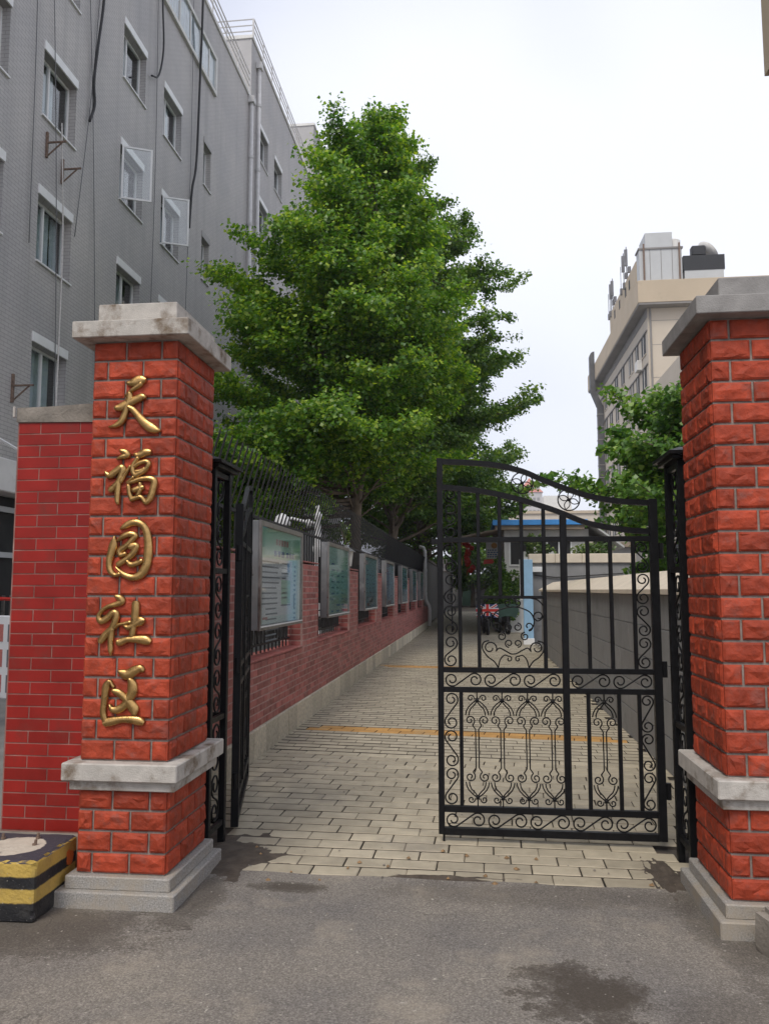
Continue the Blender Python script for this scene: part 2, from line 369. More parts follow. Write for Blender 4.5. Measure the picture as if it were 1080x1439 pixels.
while y < 60:
    off = (nrow % 2) * .5 * PW + random.uniform(-.02, .02) + nrow * .031
    k0 = math.floor((-2.2 - off) / PW)
    ochre = nrow in (28, 29, 76, 77, 78)
    for k in range(k0, k0 + 17):
        x = off + k * PW
        if x < -2.26 or x > 1.70: continue
        sh = shear(y); yy = y + sh * x; z = .004 + random.uniform(-.0012, .0012)
        oc = ochre and -1.95 < x < 1.5
        if y < 8.0 and cnt < 300 and not oc:
            if y < 5.4 and (x < -1.62 or x > 1.2): continue
            o = link('paver', random.choice(PM), path, (x + random.uniform(-.003, .003), yy, z), (random.uniform(-.003, .003), random.uniform(-.003, .003), math.atan(sh) + random.uniform(-.005, .005))); cnt += 1
        elif oc:
            link('paver', random.choice(PO), path, (x, yy, z), (0, 0, math.atan(sh)))
        else:
            a = (PW - .006) / 2; b = (PH - .025) / 2; vs = []
            for zz in (-.026, z):
                for sx, sy in ((-1, -1), (1, -1), (1, 1), (-1, 1)): vs.append((x + sx * a, yy + sx * a * sh + sy * b, zz))
            rest.add(vs, [(4, 5, 6, 7)]); rest.add(vs, [(0, 1, 5, 4), (1, 2, 6, 5), (2, 3, 7, 6), (3, 0, 4, 7)], 1)
    y += PH; nrow += 1
tag(rest.build('paving_run', ['paver_j', 'sand'], path, fixn=False), kind='stuff')

# dirt swept against the posts, with an uneven edge
def dirt(name, cx, cy, rx, ry, h, label, seed, n=46):
    mb = MB(); vs = []; fs = []
    for j in range(n):
        for i in range(n):
            u = -1.3 + 2.6 * i / (n - 1); v = -1.3 + 2.6 * j / (n - 1)
            dd = math.hypot(u, v) + .75 * mnoise.noise((u * 1.3 + seed, v * 1.3, 3)) + .35 * mnoise.noise((u * 4 + seed, v * 4, 7)) + .12 * mnoise.noise((u * 13, v * 13, seed))
            zz = max(-.02, (1 - dd) * h) + (.0015 * mnoise.noise((u * 30, v * 30, 2)))
            vs.append((cx + u * rx, cy + v * ry, zz))
    for j in range(n - 1):
        for i in range(n - 1):
            a = j * n + i; fs.append((a, a + 1, a + n + 1, a + n))
    mb.add(vs, fs); o = mb.build(name, 'dirt', smooth=True, fixn=False)
    return tag(o, label, 'dirt', kind='stuff')
dirt('dirt', -1.50, 4.92, .36, .42, .022, 'damp brown dirt swept against the left iron post and pillar plinth', 1.3)
dirt('dirt', -.15, 4.665, .42, .045, .013, 'strip of dirt along the seam between asphalt and pavers', 5.1)
dirt('dirt', 1.02, 4.85, .10, .34, .016, 'dirt and grit beside the right pillar plinth', 9.4)

# ------------------------------------------------------------------ gate pillars
TD = {}
def rock_tile(w, h, seed, mat='tile', raw=False):
    rr = random.Random(seed); nx = max(3, int(w / .045)); nz = 3; mb = MB(); vs = []; ed = .010
    xs = [-w / 2, -w / 2 + ed] + [-w / 2 + ed + (w - 2 * ed) * i / nx for i in range(1, nx)] + [w / 2 - ed, w / 2]
    zs = [-h / 2, -h / 2 + ed, -h / 6 + rr.uniform(-.008, .008), h / 6 + rr.uniform(-.008, .008), h / 2 - ed, h / 2]
    for j, z in enumerate(zs):
        for i, x in enumerate(xs):
            e = i in (0, len(xs) - 1) or j in (0, len(zs) - 1)
            inn = i in (1, len(xs) - 2) or j in (1, len(zs) - 2)
            dpt = .007 if e else (.013 + rr.uniform(-.0012, .0025) if inn else .0165 + rr.uniform(-.0045, .0055))
            jx = 0 if (e or i in (1, len(xs) - 2)) else rr.uniform(-.010, .010)
            jz = 0 if (e or j in (1, len(zs) - 2)) else rr.uniform(-.006, .006)
            vs.append((x + jx, -dpt, z + jz))
    n = len(xs); fs = []
    for j in range(len(zs) - 1):
        for i in range(n - 1):
            a = j * n + i; b4 = (a, a + 1, a + n + 1, a + n)
            if rr.random() < .5: fs += [(b4[0], b4[1], b4[2]), (b4[0], b4[2], b4[3])]
            else: fs += [(b4[0], b4[1], b4[3]), (b4[1], b4[2], b4[3])]
    o = len(vs); ring = [i for i in range(n)] + [j * n + n - 1 for j in range(1, len(zs))] + [(len(zs) - 1) * n + i for i in range(n - 2, -1, -1)] + [j * n for j in range(len(zs) - 2, 0, -1)]
    vs += [(vs[i][0], .004, vs[i][2]) for i in ring]; m = len(ring)
    fs += [(ring[i], o + i, o + (i + 1) % m, ring[(i + 1) % m]) for i in range(m)]
    mb.add(vs, fs)
    return mb if raw else mb.mesh('tile', mat, fixn=True)
def tile(w, h):
    k = (round(w, 3), round(h, 3))
    if k not in TD: TD[k] = [rock_tile(w, h, 100 + i + hash(k) % 50) for i in range(6)]
    return random.choice(TD[k])

def pillar(x0, x1, y0, y1, label, inner, cap, capm):
    root = empty('gate_pillar', ((x0 + x1) / 2, (y0 + y1) / 2, 0), 0, label, 'pillar')
    ox, oy = root.location.x, root.location.y
    def put(mb, name, m, smooth=False):
        mb.v = [(a - ox, b - oy, c) for a, b, c in mb.v]; return mb.build(name, m, root, smooth)
    i = .012
    put(MB().box(x0 + i, x1 - i, y0 + i, y1 - i, .05, 2.96), 'core', 'grout')
    # stepped plinth (two granite courses), band and cap
    put(MB().box(x0 - .072, x1 + .072, y0 - .075, y1 + .075, -.02, .083, .006), 'plinth', 'plinth')
    put(MB().box(x0 - .034, x1 + .034, y0 - .036, y1 + .036, .081, .148, .006), 'plinth_step', 'plinth')
    put(MB().box(x0 - .03, x1 + .045, y0 - .032, y1 + .03, .572, .626, .004), 'band_moulding', capm[1])
    put(MB().box(x0 - .028 - .03, x1 + .028 + .04, y0 - .07, y1 + .09, .624, .714, .006), 'stone_band', capm[1])
    cx0, cx1, cy0, cy1 = x0 - .078, x1 + .082, y0 - .09, y1 + .055
    put(MB().box(cx0, cx1, cy0, cy1, 2.952, 3.043, .004), 'cap_slab', capm[0])
    put(MB().box(x0 + .045, x1 - .002, y0 - .04, y1 - .02, 3.041, 3.148, .004), 'cap_block', capm[0])
    W = x1 - x0; D = y1 - y0; g = .0125; run = MB()
    def rows():
        for k in range(4): yield .150 + .1055 * (k + .5), .1055, k
        for k in range(21): yield .716 + .1064 * (k + .5), .1064, k + 1
    def lay(total, par, side):
        if not side: return [.085, .2, total - .285] if par else [.187, .2, total - .387]
        return [.2, .2, total - .4] if par else [.1, .2, .2, total - .5]
    for zc, hh, k in rows():
        for face in ('front', 'inner', 'back', 'outer'):
            side = face in ('inner', 'outer')
            tot = (D - 2 * i) if side else (W - 2 * i + .016)
            a = -tot / 2
            ws = lay(tot, (k + 1) % 2, side)
            if inner < 0 and not side: ws = ws[::-1]
            for wd in ws:
                c = a + wd / 2; a += wd
                sgn = {'front': 0, 'back': math.pi, 'inner': math.pi / 2 * inner, 'outer': -math.pi / 2 * inner}[face]
                if side:
                    s = inner if face == 'inner' else -inner
                    X = (x1 - i) if s > 0 else (x0 + i); loc = (X - ox, s * c, zc)
                else:
                    loc = (c if face == 'front' else -c, (y0 + i - oy) if face == 'front' else (y1 - i - oy), zc)
                jit = (random.uniform(-.012, .012), random.uniform(-.008, .008), sgn)
                if face in ('front', 'inner'):
                    o = link('tile', tile(wd - g, hh - g), root, loc, jit)
                else:
                    t = rock_tile(wd - g, hh - g, random.randrange(9999), raw=True)
                    mt = Matrix.Translation(loc) @ Matrix.Rotation(sgn, 4, 'Z')
                    run.add([mt @ Vector(v) for v in t.v], t.f)
    tag(run.build('tile_cladding', 'tile_j', root), kind='stuff')
    return root
pillar(-2.075, -1.585, 4.09, 4.70, 'red tiled gate pillar with gold characters and pale stone cap', 1, None, ('stone', 'stone'))
pillar(1.163, 1.653, 4.075, 4.67, 'red tiled gate pillar without lettering, grey stone cap, beside the closed gate leaf', -1, None, ('stone_grey', 'stone'))

# ------------------------------------------------------------------ gilded characters
CH = {
 'tian': [[(395,172,20),(450,180,70),(530,160,115),(600,140,110),(648,140,70)],[(600,190,60),(520,245,50),(450,290,30),(380,355,12)],
   [(255,510,50),(330,500,90),(430,450,90),(540,400,80),(620,365,75),(662,380,40)],
   [(445,315,50),(440,400,85),(410,500,60),(385,590,65),(340,690,70),(270,745,50),(170,765,10)],
   [(430,500,45),(500,540,65),(570,620,75),(650,710,95),(740,780,110),(820,815,80),(880,830,20)]],
 'fu': [[(310,130,30),(380,160,70),(410,200,60),(340,215,45),(265,245,15)],
   [(110,410,15),(170,465,70),(260,410,75),(330,365,80),(352,400,80),(325,480,60),(280,570,55),(190,660,70)],
   [(330,480,60),(300,560,60),(290,700,60),(290,800,50),(305,850,20)],[(330,560,40),(390,450,30),(460,340,30)],
   [(505,185,20),(570,200,70),(650,165,80),(722,160,60)],[(560,235,40),(520,290,40),(490,350,45),(495,420,50),(530,470,60)],
   [(510,355,35),(570,310,40),(660,285,45),(705,310,50),(680,380,50),(620,425,50),(530,470,60)],[(530,420,35),(600,410,35),(660,380,35)],
   [(440,600,40),(455,700,45),(490,790,45)],
   [(430,575,25),(500,550,40),(600,520,45),(720,515,60),(790,550,70),(775,660,75),(740,770,70),(685,840,50)],
   [(480,790,50),(560,765,45),(620,760,45),(680,830,50)],[(510,670,50),(580,645,60),(645,630,50)],[(600,575,40),(605,660,40),(570,740,40)],[(415,565,15),(510,490,25)]],
 'yuan': [[(315,195,15),(380,155,60),(460,115,70),(560,115,70),(640,170,70),(680,260,80),(700,400,90),(700,550,95),(680,680,95),(610,790,90),(510,830,70),(400,800,60),(320,740,35),(270,690,12)],
   [(240,290,12),(225,400,90),(195,520,80),(175,640,65),(195,740,60),(260,795,45),(330,780,40)],
   [(280,350,20),(360,290,55),(450,260,60),(525,285,60),(470,350,55),(400,420,60),(320,475,60),(325,535,50),(400,515,40)],
   [(445,430,50),(480,425,80),(545,415,60),(510,500,70),(440,570,60),(380,610,60),(300,660,60)],[(420,610,30),(470,660,55),(540,650,55),(622,610,50)]],
 'she': [[(340,105,30),(400,130,70),(430,180,70),(340,215,50),(230,250,40),(150,310,35),(122,380,50),(160,430,70),(240,390,70),(310,320,60),(362,330,60),(350,420,70),(310,520,70),(230,600,75),(160,690,70)],
   [(310,520,60),(300,620,60),(295,720,55),(300,800,50),(305,870,12)],[(340,520,25),(400,475,25),(470,460,30),(560,440,40)],
   [(620,190,80),(620,300,85),(610,420,80),(600,500,70),(580,620,60)],[(470,490,20),(540,510,60),(620,470,60),(690,430,100),(738,420,60)],
   [(385,680,30),(420,700,80),(520,665,60),(640,660,75),(760,670,100),(825,690,70)]],
 'qu': [[(385,160,20),(440,190,80),(510,210,110),(600,160,100),(680,130,80),(722,160,40)],
   [(540,265,45),(575,330,100),(580,430,110),(530,520,90),(480,600,80),(400,650,80),(320,650,60),(280,590,15)],
   [(320,410,40),(400,440,75),(480,500,70),(560,580,100),(610,650,110),(622,710,50)],
   [(270,290,40),(230,360,80),(215,480,70),(205,600,65),(200,700,65),(230,800,60)],[(280,290,25),(330,370,30)],
   [(230,820,90),(330,800,90),(450,775,70),(580,775,80),(680,790,90),(738,810,60)]]}
CP = {'tian': (-1.812, 2.586), 'fu': (-1.800, 2.200), 'yuan': (-1.788, 1.802), 'she': (-1.8145, 1.411), 'qu': (-1.803, 1.045)}
CL = {'tian': 'topmost gold character, tian, fixed to the red tiled pillar', 'fu': 'second gold character from the pillar cap, fu, many strokes',
      'yuan': 'middle gold character, yuan, with a large curved enclosing stroke', 'she': 'gold character, she, just above the lowest one on the pillar',
      'qu': 'lowest gold character, qu, just above the stone band of the pillar'}
US = .000406
for key, strokes in CH.items():
    mb = MB()
    for si, st in enumerate(strokes):
        pts = spline([(x, y, wd) for x, y, wd in st], 5)
        # rounded ends
        def endcap(p, q):
            dx, dy = p[0] - q[0], p[1] - q[1]; L = math.hypot(dx, dy) or 1; e = min(p[2] * .28, 22)
            return [np.array((p[0] + dx / L * e, p[1] + dy / L * e, p[2] * .55))]
        pts = endcap(pts[0], pts[1]) + pts + endcap(pts[-1], pts[-2])
        base = len(mb.v); k = len(pts); lift = si * .0004
        prof = [(-1, 0), (-1, .013), (-.72, .0195), (-.1, .0225), (.1, .0225), (.72, .0195), (1, .013), (1, 0)]
        for i, p in enumerate(pts):
            t = pts[min(i + 1, k - 1)] - pts[max(i - 1, 0)]; L = math.hypot(t[0], t[1]) or 1; nx, ny = -t[1] / L, t[0] / L
            hw = max(p[2], 8) * .56 + 6
            thin = min(1, .55 + hw / 60)
            for a, dd in prof:
                mb.v.append(((p[0] + nx * a * hw - 540) * US, -(dd * thin + lift), -(p[1] + ny * a * hw - 491) * US))
        n = len(prof)
        for i in range(k - 1):
            for j in range(n - 1): mb.f.append((base + i * n + j, base + i * n + j + 1, base + (i + 1) * n + j + 1, base + (i + 1) * n + j)); mb.mi.append(0)
        mb.f.append(tuple(base + j for j in range(n))); mb.f.append(tuple(base + (k - 1) * n + j for j in reversed(range(n)))); mb.mi += [0, 0]
    o = mb.build('gilded_character', 'gold', None, True, (CP[key][0], 4.088, CP[key][1]))
    tag(o, CL[key], 'character', 'gold characters down the pillar')
    md = o.modifiers.new('split', 'EDGE_SPLIT'); md.split_angle = R(50)

# ------------------------------------------------------------------ wing wall of flat tiles
ww = empty('wing_wall', (-2.40, 4.5, 0), 0, 'narrow wall of smooth dark red tiles with concrete top beside lettered pillar', 'wall')
def wput(mb, name, m): mb.v = [(a + 2.40, b - 4.5, c) for a, b, c in mb.v]; return mb.build(name, m, ww)
wx0, wx1, wy = -2.655, -2.11, 4.36
wput(MB().box(wx0 + .0005, wx1, wy + .0005, 4.66, .2, 2.59), 'core', 'red_grout')
wput(MB().box(wx0 - .005, wx1 + .02, wy - .02, 4.68, -.02, .262, .01), 'concrete_base', 'concrete')
cc = MB(); bm_pts = [(wx0 - .004, 2.575), (wx1 - .006, 2.565), (wx1 - .006, 2.668), (wx1 - .12, 2.674), (wx0 + .2, 2.663), (wx0 - .004, 2.66)]
cc.prism(bm_pts, wy - .012, 4.67, 'y'); wput(cc, 'concrete_top', 'concrete')
wput(MB().box(wx0 - .02, wx0 - .006, wy - .03, wy - .016, 2.60, 2.665, .003), 'tile_edge_strip', 'stone')
wput(MB().box(wx1 + .0, wx1 + .02, wy - .03, wy - .016, 2.575, 2.67, .003), 'tile_edge_strip', 'stone')
FT = {}
def flat_tile(wd, hh):
    k = (round(wd, 3), round(hh, 3))
    if k not in FT: FT[k] = MB().box(-wd / 2, wd / 2, -.008, .01, -hh / 2, hh / 2, .0016).mesh('tile', 'flat_tile')
    return FT[k]
nr = 34; z0, z1 = .268, 2.572; ch = (z1 - z0) / nr
for r_ in range(nr):
    zc = z0 + ch * (r_ + .5); Wt = wx1 - .004 - (wx0 + .006)
    ws = [.135, .243, Wt - .378] if r_ % 2 else [.256, Wt - .256]
    a = wx0 + .006
    for wd in ws:
        link('tile', flat_tile(wd - .006, ch - .006), ww, (a + wd / 2 + 2.40, wy - 4.5 + .006, zc), (random.uniform(-.004, .004), 0, random.uniform(-.004, .004))); a += wd
    # return face towards the street
    link('tile', flat_tile(.283 - .006, ch - .006), ww, (wx0 + .006 + 2.40, 4.5095 - 4.5, zc), (0, 0, -math.pi / 2))

# ------------------------------------------------------------------ ironwork
IR = .0052
def scroll_s(L, h, turns=1.3, n=22, flip=False):
    """S-scroll lying along +x, length L, height h, centred on the origin"""
    r = h / 2; c = max(L / 2 - r, r * 1.05); ph = math.acos(min(.98, r / c)); pts = []
    for i in range(n + 1):
        t = i / n; a = ph + 2 * math.pi * turns * (1 - t); rr = r * (.30 + .70 * t ** .8)
        pts.append((-c + rr * math.cos(a), rr * math.sin(a)))
    k = len(pts); pts = pts + [(0, 0)] + [(-x, -y) for x, y in reversed(pts)]
    if flip: pts = [(x, -y) for x, y in pts]
    return pts
def curl(c, r, a0, turns, n=16, shrink=.3, cw=1):
    return [(c[0] + r * (1 - (1 - shrink) * i / n) * math.cos(a0 + cw * 2 * math.pi * turns * i / n), c[1] + r * (1 - (1 - shrink) * i / n) * math.sin(a0 + cw * 2 * math.pi * turns * i / n)) for i in range(n + 1)]
def ctube(mb, pts2, r=IR, off=(0, 0), rot=0, n=5, plane='xz', yy=0):
    c, s_ = math.cos(rot), math.sin(rot)
    P = [(off[0] + x * c - z * s_, yy, off[1] + x * s_ + z * c) for x, z in pts2]
    if plane == 'yz': P = [(0, x, z) if False else (yy, x, z) for x, _, z in P]
    mb.tube(P, r, n)
def scroll_channel(parent, x, z0, z1, wid, count, name='scroll', start=0):
    L = (z1 - z0) / count
    for k in range(count):
        mb = MB(); ctube(mb, scroll_s(L * .985, wid, flip=(k + start) % 2 == 0), rot=math.pi / 2); mb.build(name, 'iron', parent, True, (x, 0, z0 + L * (k + .5)))
def scroll_band(parent, x0, x1, z, hgt, count):
    L = (x1 - x0) / count
    for k in range(count):
        mb = MB(); ctube(mb, scroll_s(L * .95, hgt)); mb.build('scroll', 'iron', parent, True, (x0 + L * (k + .5), 0, z))
def ornament_unit(parent, u, wid):
    """paired rods with curls, collars top and bottom; wid = half pitch"""
    mb = MB(); zt, zb = .925, .245; zm = (zt + zb) / 2
    for sx in (-1, 1):
        for sz in (-1, 1):
            T = lambda pts: [(u + sx * x, 0, zm + sz * (z - zm)) for x, z in pts]
            mb.tube(T([(.010, zm), (.010, .705), (.028, .731)] + curl((.046, .762), .033, math.radians(235), 1.35, 20, .22, -1)), .0045, 5)
            mb.tube(T([(0, .895), (.012, .885), (.034, .868), (.056, .845), (.069, .82), (.074, .795)]), .0045, 5)
            mb.tube(T([(0, .885), (.008, .872), (.022, .855), (.040, .838), (.050, .815), (.053, .793)]), .0045, 5)
            mb.tube(T([(0, .885), (.010, .903)] + curl((.040, .903), .023, math.radians(195), 1.2, 16, .25, -1)), .0045, 5)
    for sz in (-1, 1):
        mb.box(u - .012, u + .012, -.010, .010, zm + sz * (.890 - zm) - .009, zm + sz * (.890 - zm) + .009)
        mb.bar((u, 0, zm + sz * (.895 - zm)), (u, 0, zm + sz * (.945 - zm)), .008)
    mb.build('scroll_ornament', 'iron', parent, True)

UA = [(1.374,2.453),(1.151,2.439),(.979,2.416),(.827,2.375),(.696,2.315),(.547,2.255),(.399,2.205),(.233,2.174),(.02,2.158)]
LA = [(1.375,2.282),(1.153,2.257),(.982,2.224),(.83,2.183),(.699,2.141),(.588,2.10),(.44,2.037),(.293,2.002),(.147,1.982),(.02,1.973)]
def arc_z(A, u):
    for (a, za), (b, zb) in zip(A, A[1:]):
        if b <= u <= a: return zb + (za - zb) * (u - b) / (a - b)
    return A[0][1]
def gate_leaf(loc, rz, label):
    g = empty('gate_leaf', loc, rz, label, 'gate', None)
    def vb(u, za, zb, wd, name='bar'): MB().box(u - wd / 2, u + wd / 2, -wd / 2, wd / 2, za, zb, .002).build(name, 'iron', g)
    def hb(ua, ub, z, h, name='rail'): MB().box(ua, ub, -h / 2 * .8, h / 2 * .8, z - h / 2, z + h / 2, .002).build(name, 'iron', g)
    vb(1.38, .05, 2.475, .038, 'free_stile'); vb(.012, .05, 2.185, .05, 'hinge_stile')
    for A, nm in ((UA, 'top_arch'), (LA, 'lower_arch')):
        pts = spline(A, 4); mb = MB(); k = len(pts)
        vs = []; hw = .018
        for p in pts:
            vs += [(p[0], -.016, p[1] - hw), (p[0], .016, p[1] - hw), (p[0], .016, p[1] + hw), (p[0], -.016, p[1] + hw)]
        fs = [(i * 4 + j, i * 4 + (j + 1) % 4, i * 4 + 4 + (j + 1) % 4, i * 4 + 4 + j) for i in range(k - 1) for j in range(4)] + [(0, 1, 2, 3), tuple(4 * (k - 1) + j for j in (3, 2, 1, 0))]
        mb.add(vs, fs).build(nm, 'iron', g)
    hb(.035, 1.362, 1.928, .034); hb(.035, 1.362, 1.083, .034); hb(.035, 1.362, .957, .034); hb(.035, 1.362, .207, .040); hb(.035, 1.362, .069, .045)
    hb(.715, 1.120, 1.552, .020, 'cross_rail')
    vb(.581, .226, 2.085, .042, 'centre_bar')
    for u in (1.252, 1.129, .99, .849, .706):
        vb(u, 1.944, arc_z(LA, u) - .01, .024)
    for u in (1.252, 1.129, .706, .429, .286, .142): vb(u, 1.099, 1.912, .024)
    for u in (.99, .849): vb(u, 1.561, 1.912, .024)
    for u in (1.25, .445, .255, .131): vb(u, .226, .941, .024)
    # ring flowers between the arches
    for (u, z) in ((.838, 2.301), (.539, 2.186)):
        mb = MB(); ctube(mb, [(.070 * math.cos(t), .070 * math.sin(t)) for t in np.linspace(0, 2 * math.pi, 28)], .0045)
        mb.build('ring', 'iron', g, True, (u, 0, z)); fl = MB()
        for q in range(4):
            a = R(20 + 90 * q); c, s_ = math.cos(a), math.sin(a)
            for sd in (-1, 1):
                ctube(fl, [(t * .068 * c - sd * .017 * math.sin(math.pi * t) * s_, t * .068 * s_ + sd * .017 * math.sin(math.pi * t) * c) for t in np.linspace(0, 1, 8)], .0035)
        fl.lathe([(.0001, -.012), (.013, -.006), (.013, .006), (.0001, .012)], n=8); fl.build('ring_flower', 'iron', g, True, (u, 0, z))
    # scrolls
    scroll_channel(g, 1.313, 1.10, 1.91, .088, 4); scroll_channel(g, 1.313, 1.95, 2.26, .088, 2)
    scroll_channel(g, .088, 1.10, 1.91, .082, 4); scroll_channel(g, 1.313, .228, .94, .088, 3); scroll_channel(g, .083, .228, .94, .078, 3)
    scroll_band(g, .606, 1.36, 1.02, .088, 3); scroll_band(g, .038, .556, 1.02, .088, 2); scroll_band(g, .038, 1.36, .139, .092, 5)
    for u in (1.149, .989, .827, .668, .348): ornament_unit(g, u, .08)
    # heart shaped ornament under the cross rail
    for sx in (-1, 1):
        mb = MB(); T = lambda pts: [(.911 + sx * x, 0, z) for x, z in pts]
        mb.tube(T(curl((.15, 1.225), .045, math.radians(210), 1.1, 16, .35, -1)[::-1] + [tuple(p) for p in spline([(.112, 1.205), (.09, 1.225), (.055, 1.21), (.02, 1.19), (0, 1.187)], 4)][1:]), .0048, 5)
        mb.tube(T([tuple(p) for p in spline([(.098, 1.10), (.125, 1.14), (.165, 1.17), (.198, 1.22), (.19, 1.26), (.155, 1.272)], 5)]), .0048, 5)
        mb.tube(T([tuple(p) for p in spline([(.098, 1.10), (.085, 1.15), (.06, 1.178), (.035, 1.175)], 4)] + curl((.028, 1.155), .02, R(60), 1.0, 12, .3, 1)), .0045, 5)
        mb.tube(T([tuple(p) for p in spline([(.0, 1.49), (.05, 1.483), (.11, 1.455), (.135, 1.405), (.125, 1.36), (.1, 1.34)], 5)] + curl((.1, 1.365), .03, R(270), .9, 12, .35, 1)), .0048, 5)
        mb.tube(T(curl((.165, 1.43), .035, R(200), .9, 12, .35, -1)[::-1] + [tuple(p) for p in spline([(.132, 1.418), (.16, 1.40), (.195, 1.43), (.198, 1.49), (.16, 1.535), (.12, 1.545)], 5)]), .0048, 5)
        mb.tube(T(curl((.028, 1.36), .027, R(90), 1.2, 14, .4, -1)), .0045, 5); mb.tube(T(curl((.075, 1.30), .028, R(90), 1.2, 14, .4, 1)), .0045, 5)
        mb.tube(T(curl((.03, 1.515), .022, R(250), 1.1, 14, .4, 1)), .0045, 5); mb.tube(T(curl((.028, 1.255), .026, R(270), 1.2, 14, .4, 1)), .0045, 5)
        mb.build('scroll_ornament', 'iron', g, True)
    vb(1.366, -.004, .05, .014, 'drop_bolt')
    MB().box(1.395, 1.44, -.02, .02, 1.90, 1.935, .003).build('latch', 'iron', g)
    lk = MB(); lk.box(1.335, 1.365, -.035, -.02, 1.72, 1.77, .004); lk.tube([(1.34, -.027, 1.77), (1.34, -.027, 1.80), (1.36, -.027, 1.80), (1.36, -.027, 1.77)], .004, 5); lk.build('padlock', 'steel', g)
    for z in (.35, 1.1, 1.85): MB().lathe([(.0001, -.05), (.018, -.05), (.018, .05), (.0001, .05)], n=10).build('hinge', 'iron', g, False, (-.03, 0, z))
    return g
gate_leaf((1.14, 5.32, 0), math.pi, 'black iron gate leaf with scrolls standing closed across the path')
gate_leaf((-1.60, 5.31, 0), R(90 + 13.0), 'black iron gate leaf swung open alongside the brick fence wall')

def iron_post(x0, x1, y0, y1, label):
    cx, cy = (x0 + x1) / 2, (y0 + y1) / 2; hx, hy = (x1 - x0) / 2, (y1 - y0) / 2
    p = empty('iron_post', (cx, cy, 0), 0, label, 'post'); t = .042
    for sx in (-1, 1):
        for sy in (-1, 1):
            X = sx * (hx - t / 2); Y = sy * (hy - t / 2); MB().box(X - t / 2, X + t / 2, Y - t / 2, Y + t / 2, -.01, 2.36, .003).build('upright', 'iron', p)
    for z in (.14, .80, 1.72, 2.33):
        mb = MB()
        for sx in (-1, 1): mb.box(sx * (hx - t / 2) - .013, sx * (hx - t / 2) + .013, -hy + t, hy - t, z - .016, z + .016)
        for sy in (-1, 1): mb.box(-hx + t, hx - t, sy * (hy - t / 2) - .013, sy * (hy - t / 2) + .013, z - .016, z + .016)
        mb.build('rail', 'iron', p)
    MB().box(-hx - .03, hx + .03, -hy - .03, hy + .03, 2.36, 2.385, .003).build('cap_plate', 'iron', p)
    cp = MB(); a, b = hx + .055, hy + .055; a2, b2 = hx - .02, hy - .02
    cp.add([(-a, -b, 2.385), (a, -b, 2.385), (a, b, 2.385), (-a, b, 2.385), (-a, -b, 2.405), (a, -b, 2.405), (a, b, 2.405), (-a, b, 2.405), (-a2, -b2, 2.435), (a2, -b2, 2.435), (a2, b2, 2.435), (-a2, b2, 2.435)],
           [(3, 2, 1, 0), (8, 9, 10, 11)] + [(i, (i + 1) % 4, 4 + (i + 1) % 4, 4 + i) for i in range(4)] + [(4 + i, 4 + (i + 1) % 4, 8 + (i + 1) % 4, 8 + i) for i in range(4)])
    cp.build('cap', 'iron', p)
    for za, zb, n in ((.16, .78, 2), (.82, 1.70, 3), (1.74, 2.31, 2)):
        L = (zb - za) / n
        for k in range(n):
            for ax, wid in (('x', 2 * hx - 2.2 * t), ('y', 2 * hy - 2.2 * t)):
                for sg in (-1, 1):
                    mb = MB(); ctube(mb, scroll_s(L * .97, min(wid, L * .46), flip=k % 2 == 0), rot=math.pi / 2, r=.0065)
                    if ax == 'x': mb.build('scroll', 'iron', p, True, (0, sg * (hy - t / 2), za + L * (k + .5)))
                    else: mb.build('scroll', 'iron', p, True, (sg * (hx - t / 2), 0, za + L * (k + .5)), (0, 0, math.pi / 2))
    return p
iron_post(-1.93, -1.605, 4.80, 5.14, 'open black iron scrollwork post behind the lettered pillar')
iron_post(1.165, 1.50, 4.80, 5.14, 'open black iron scrollwork post behind the pillar without lettering')

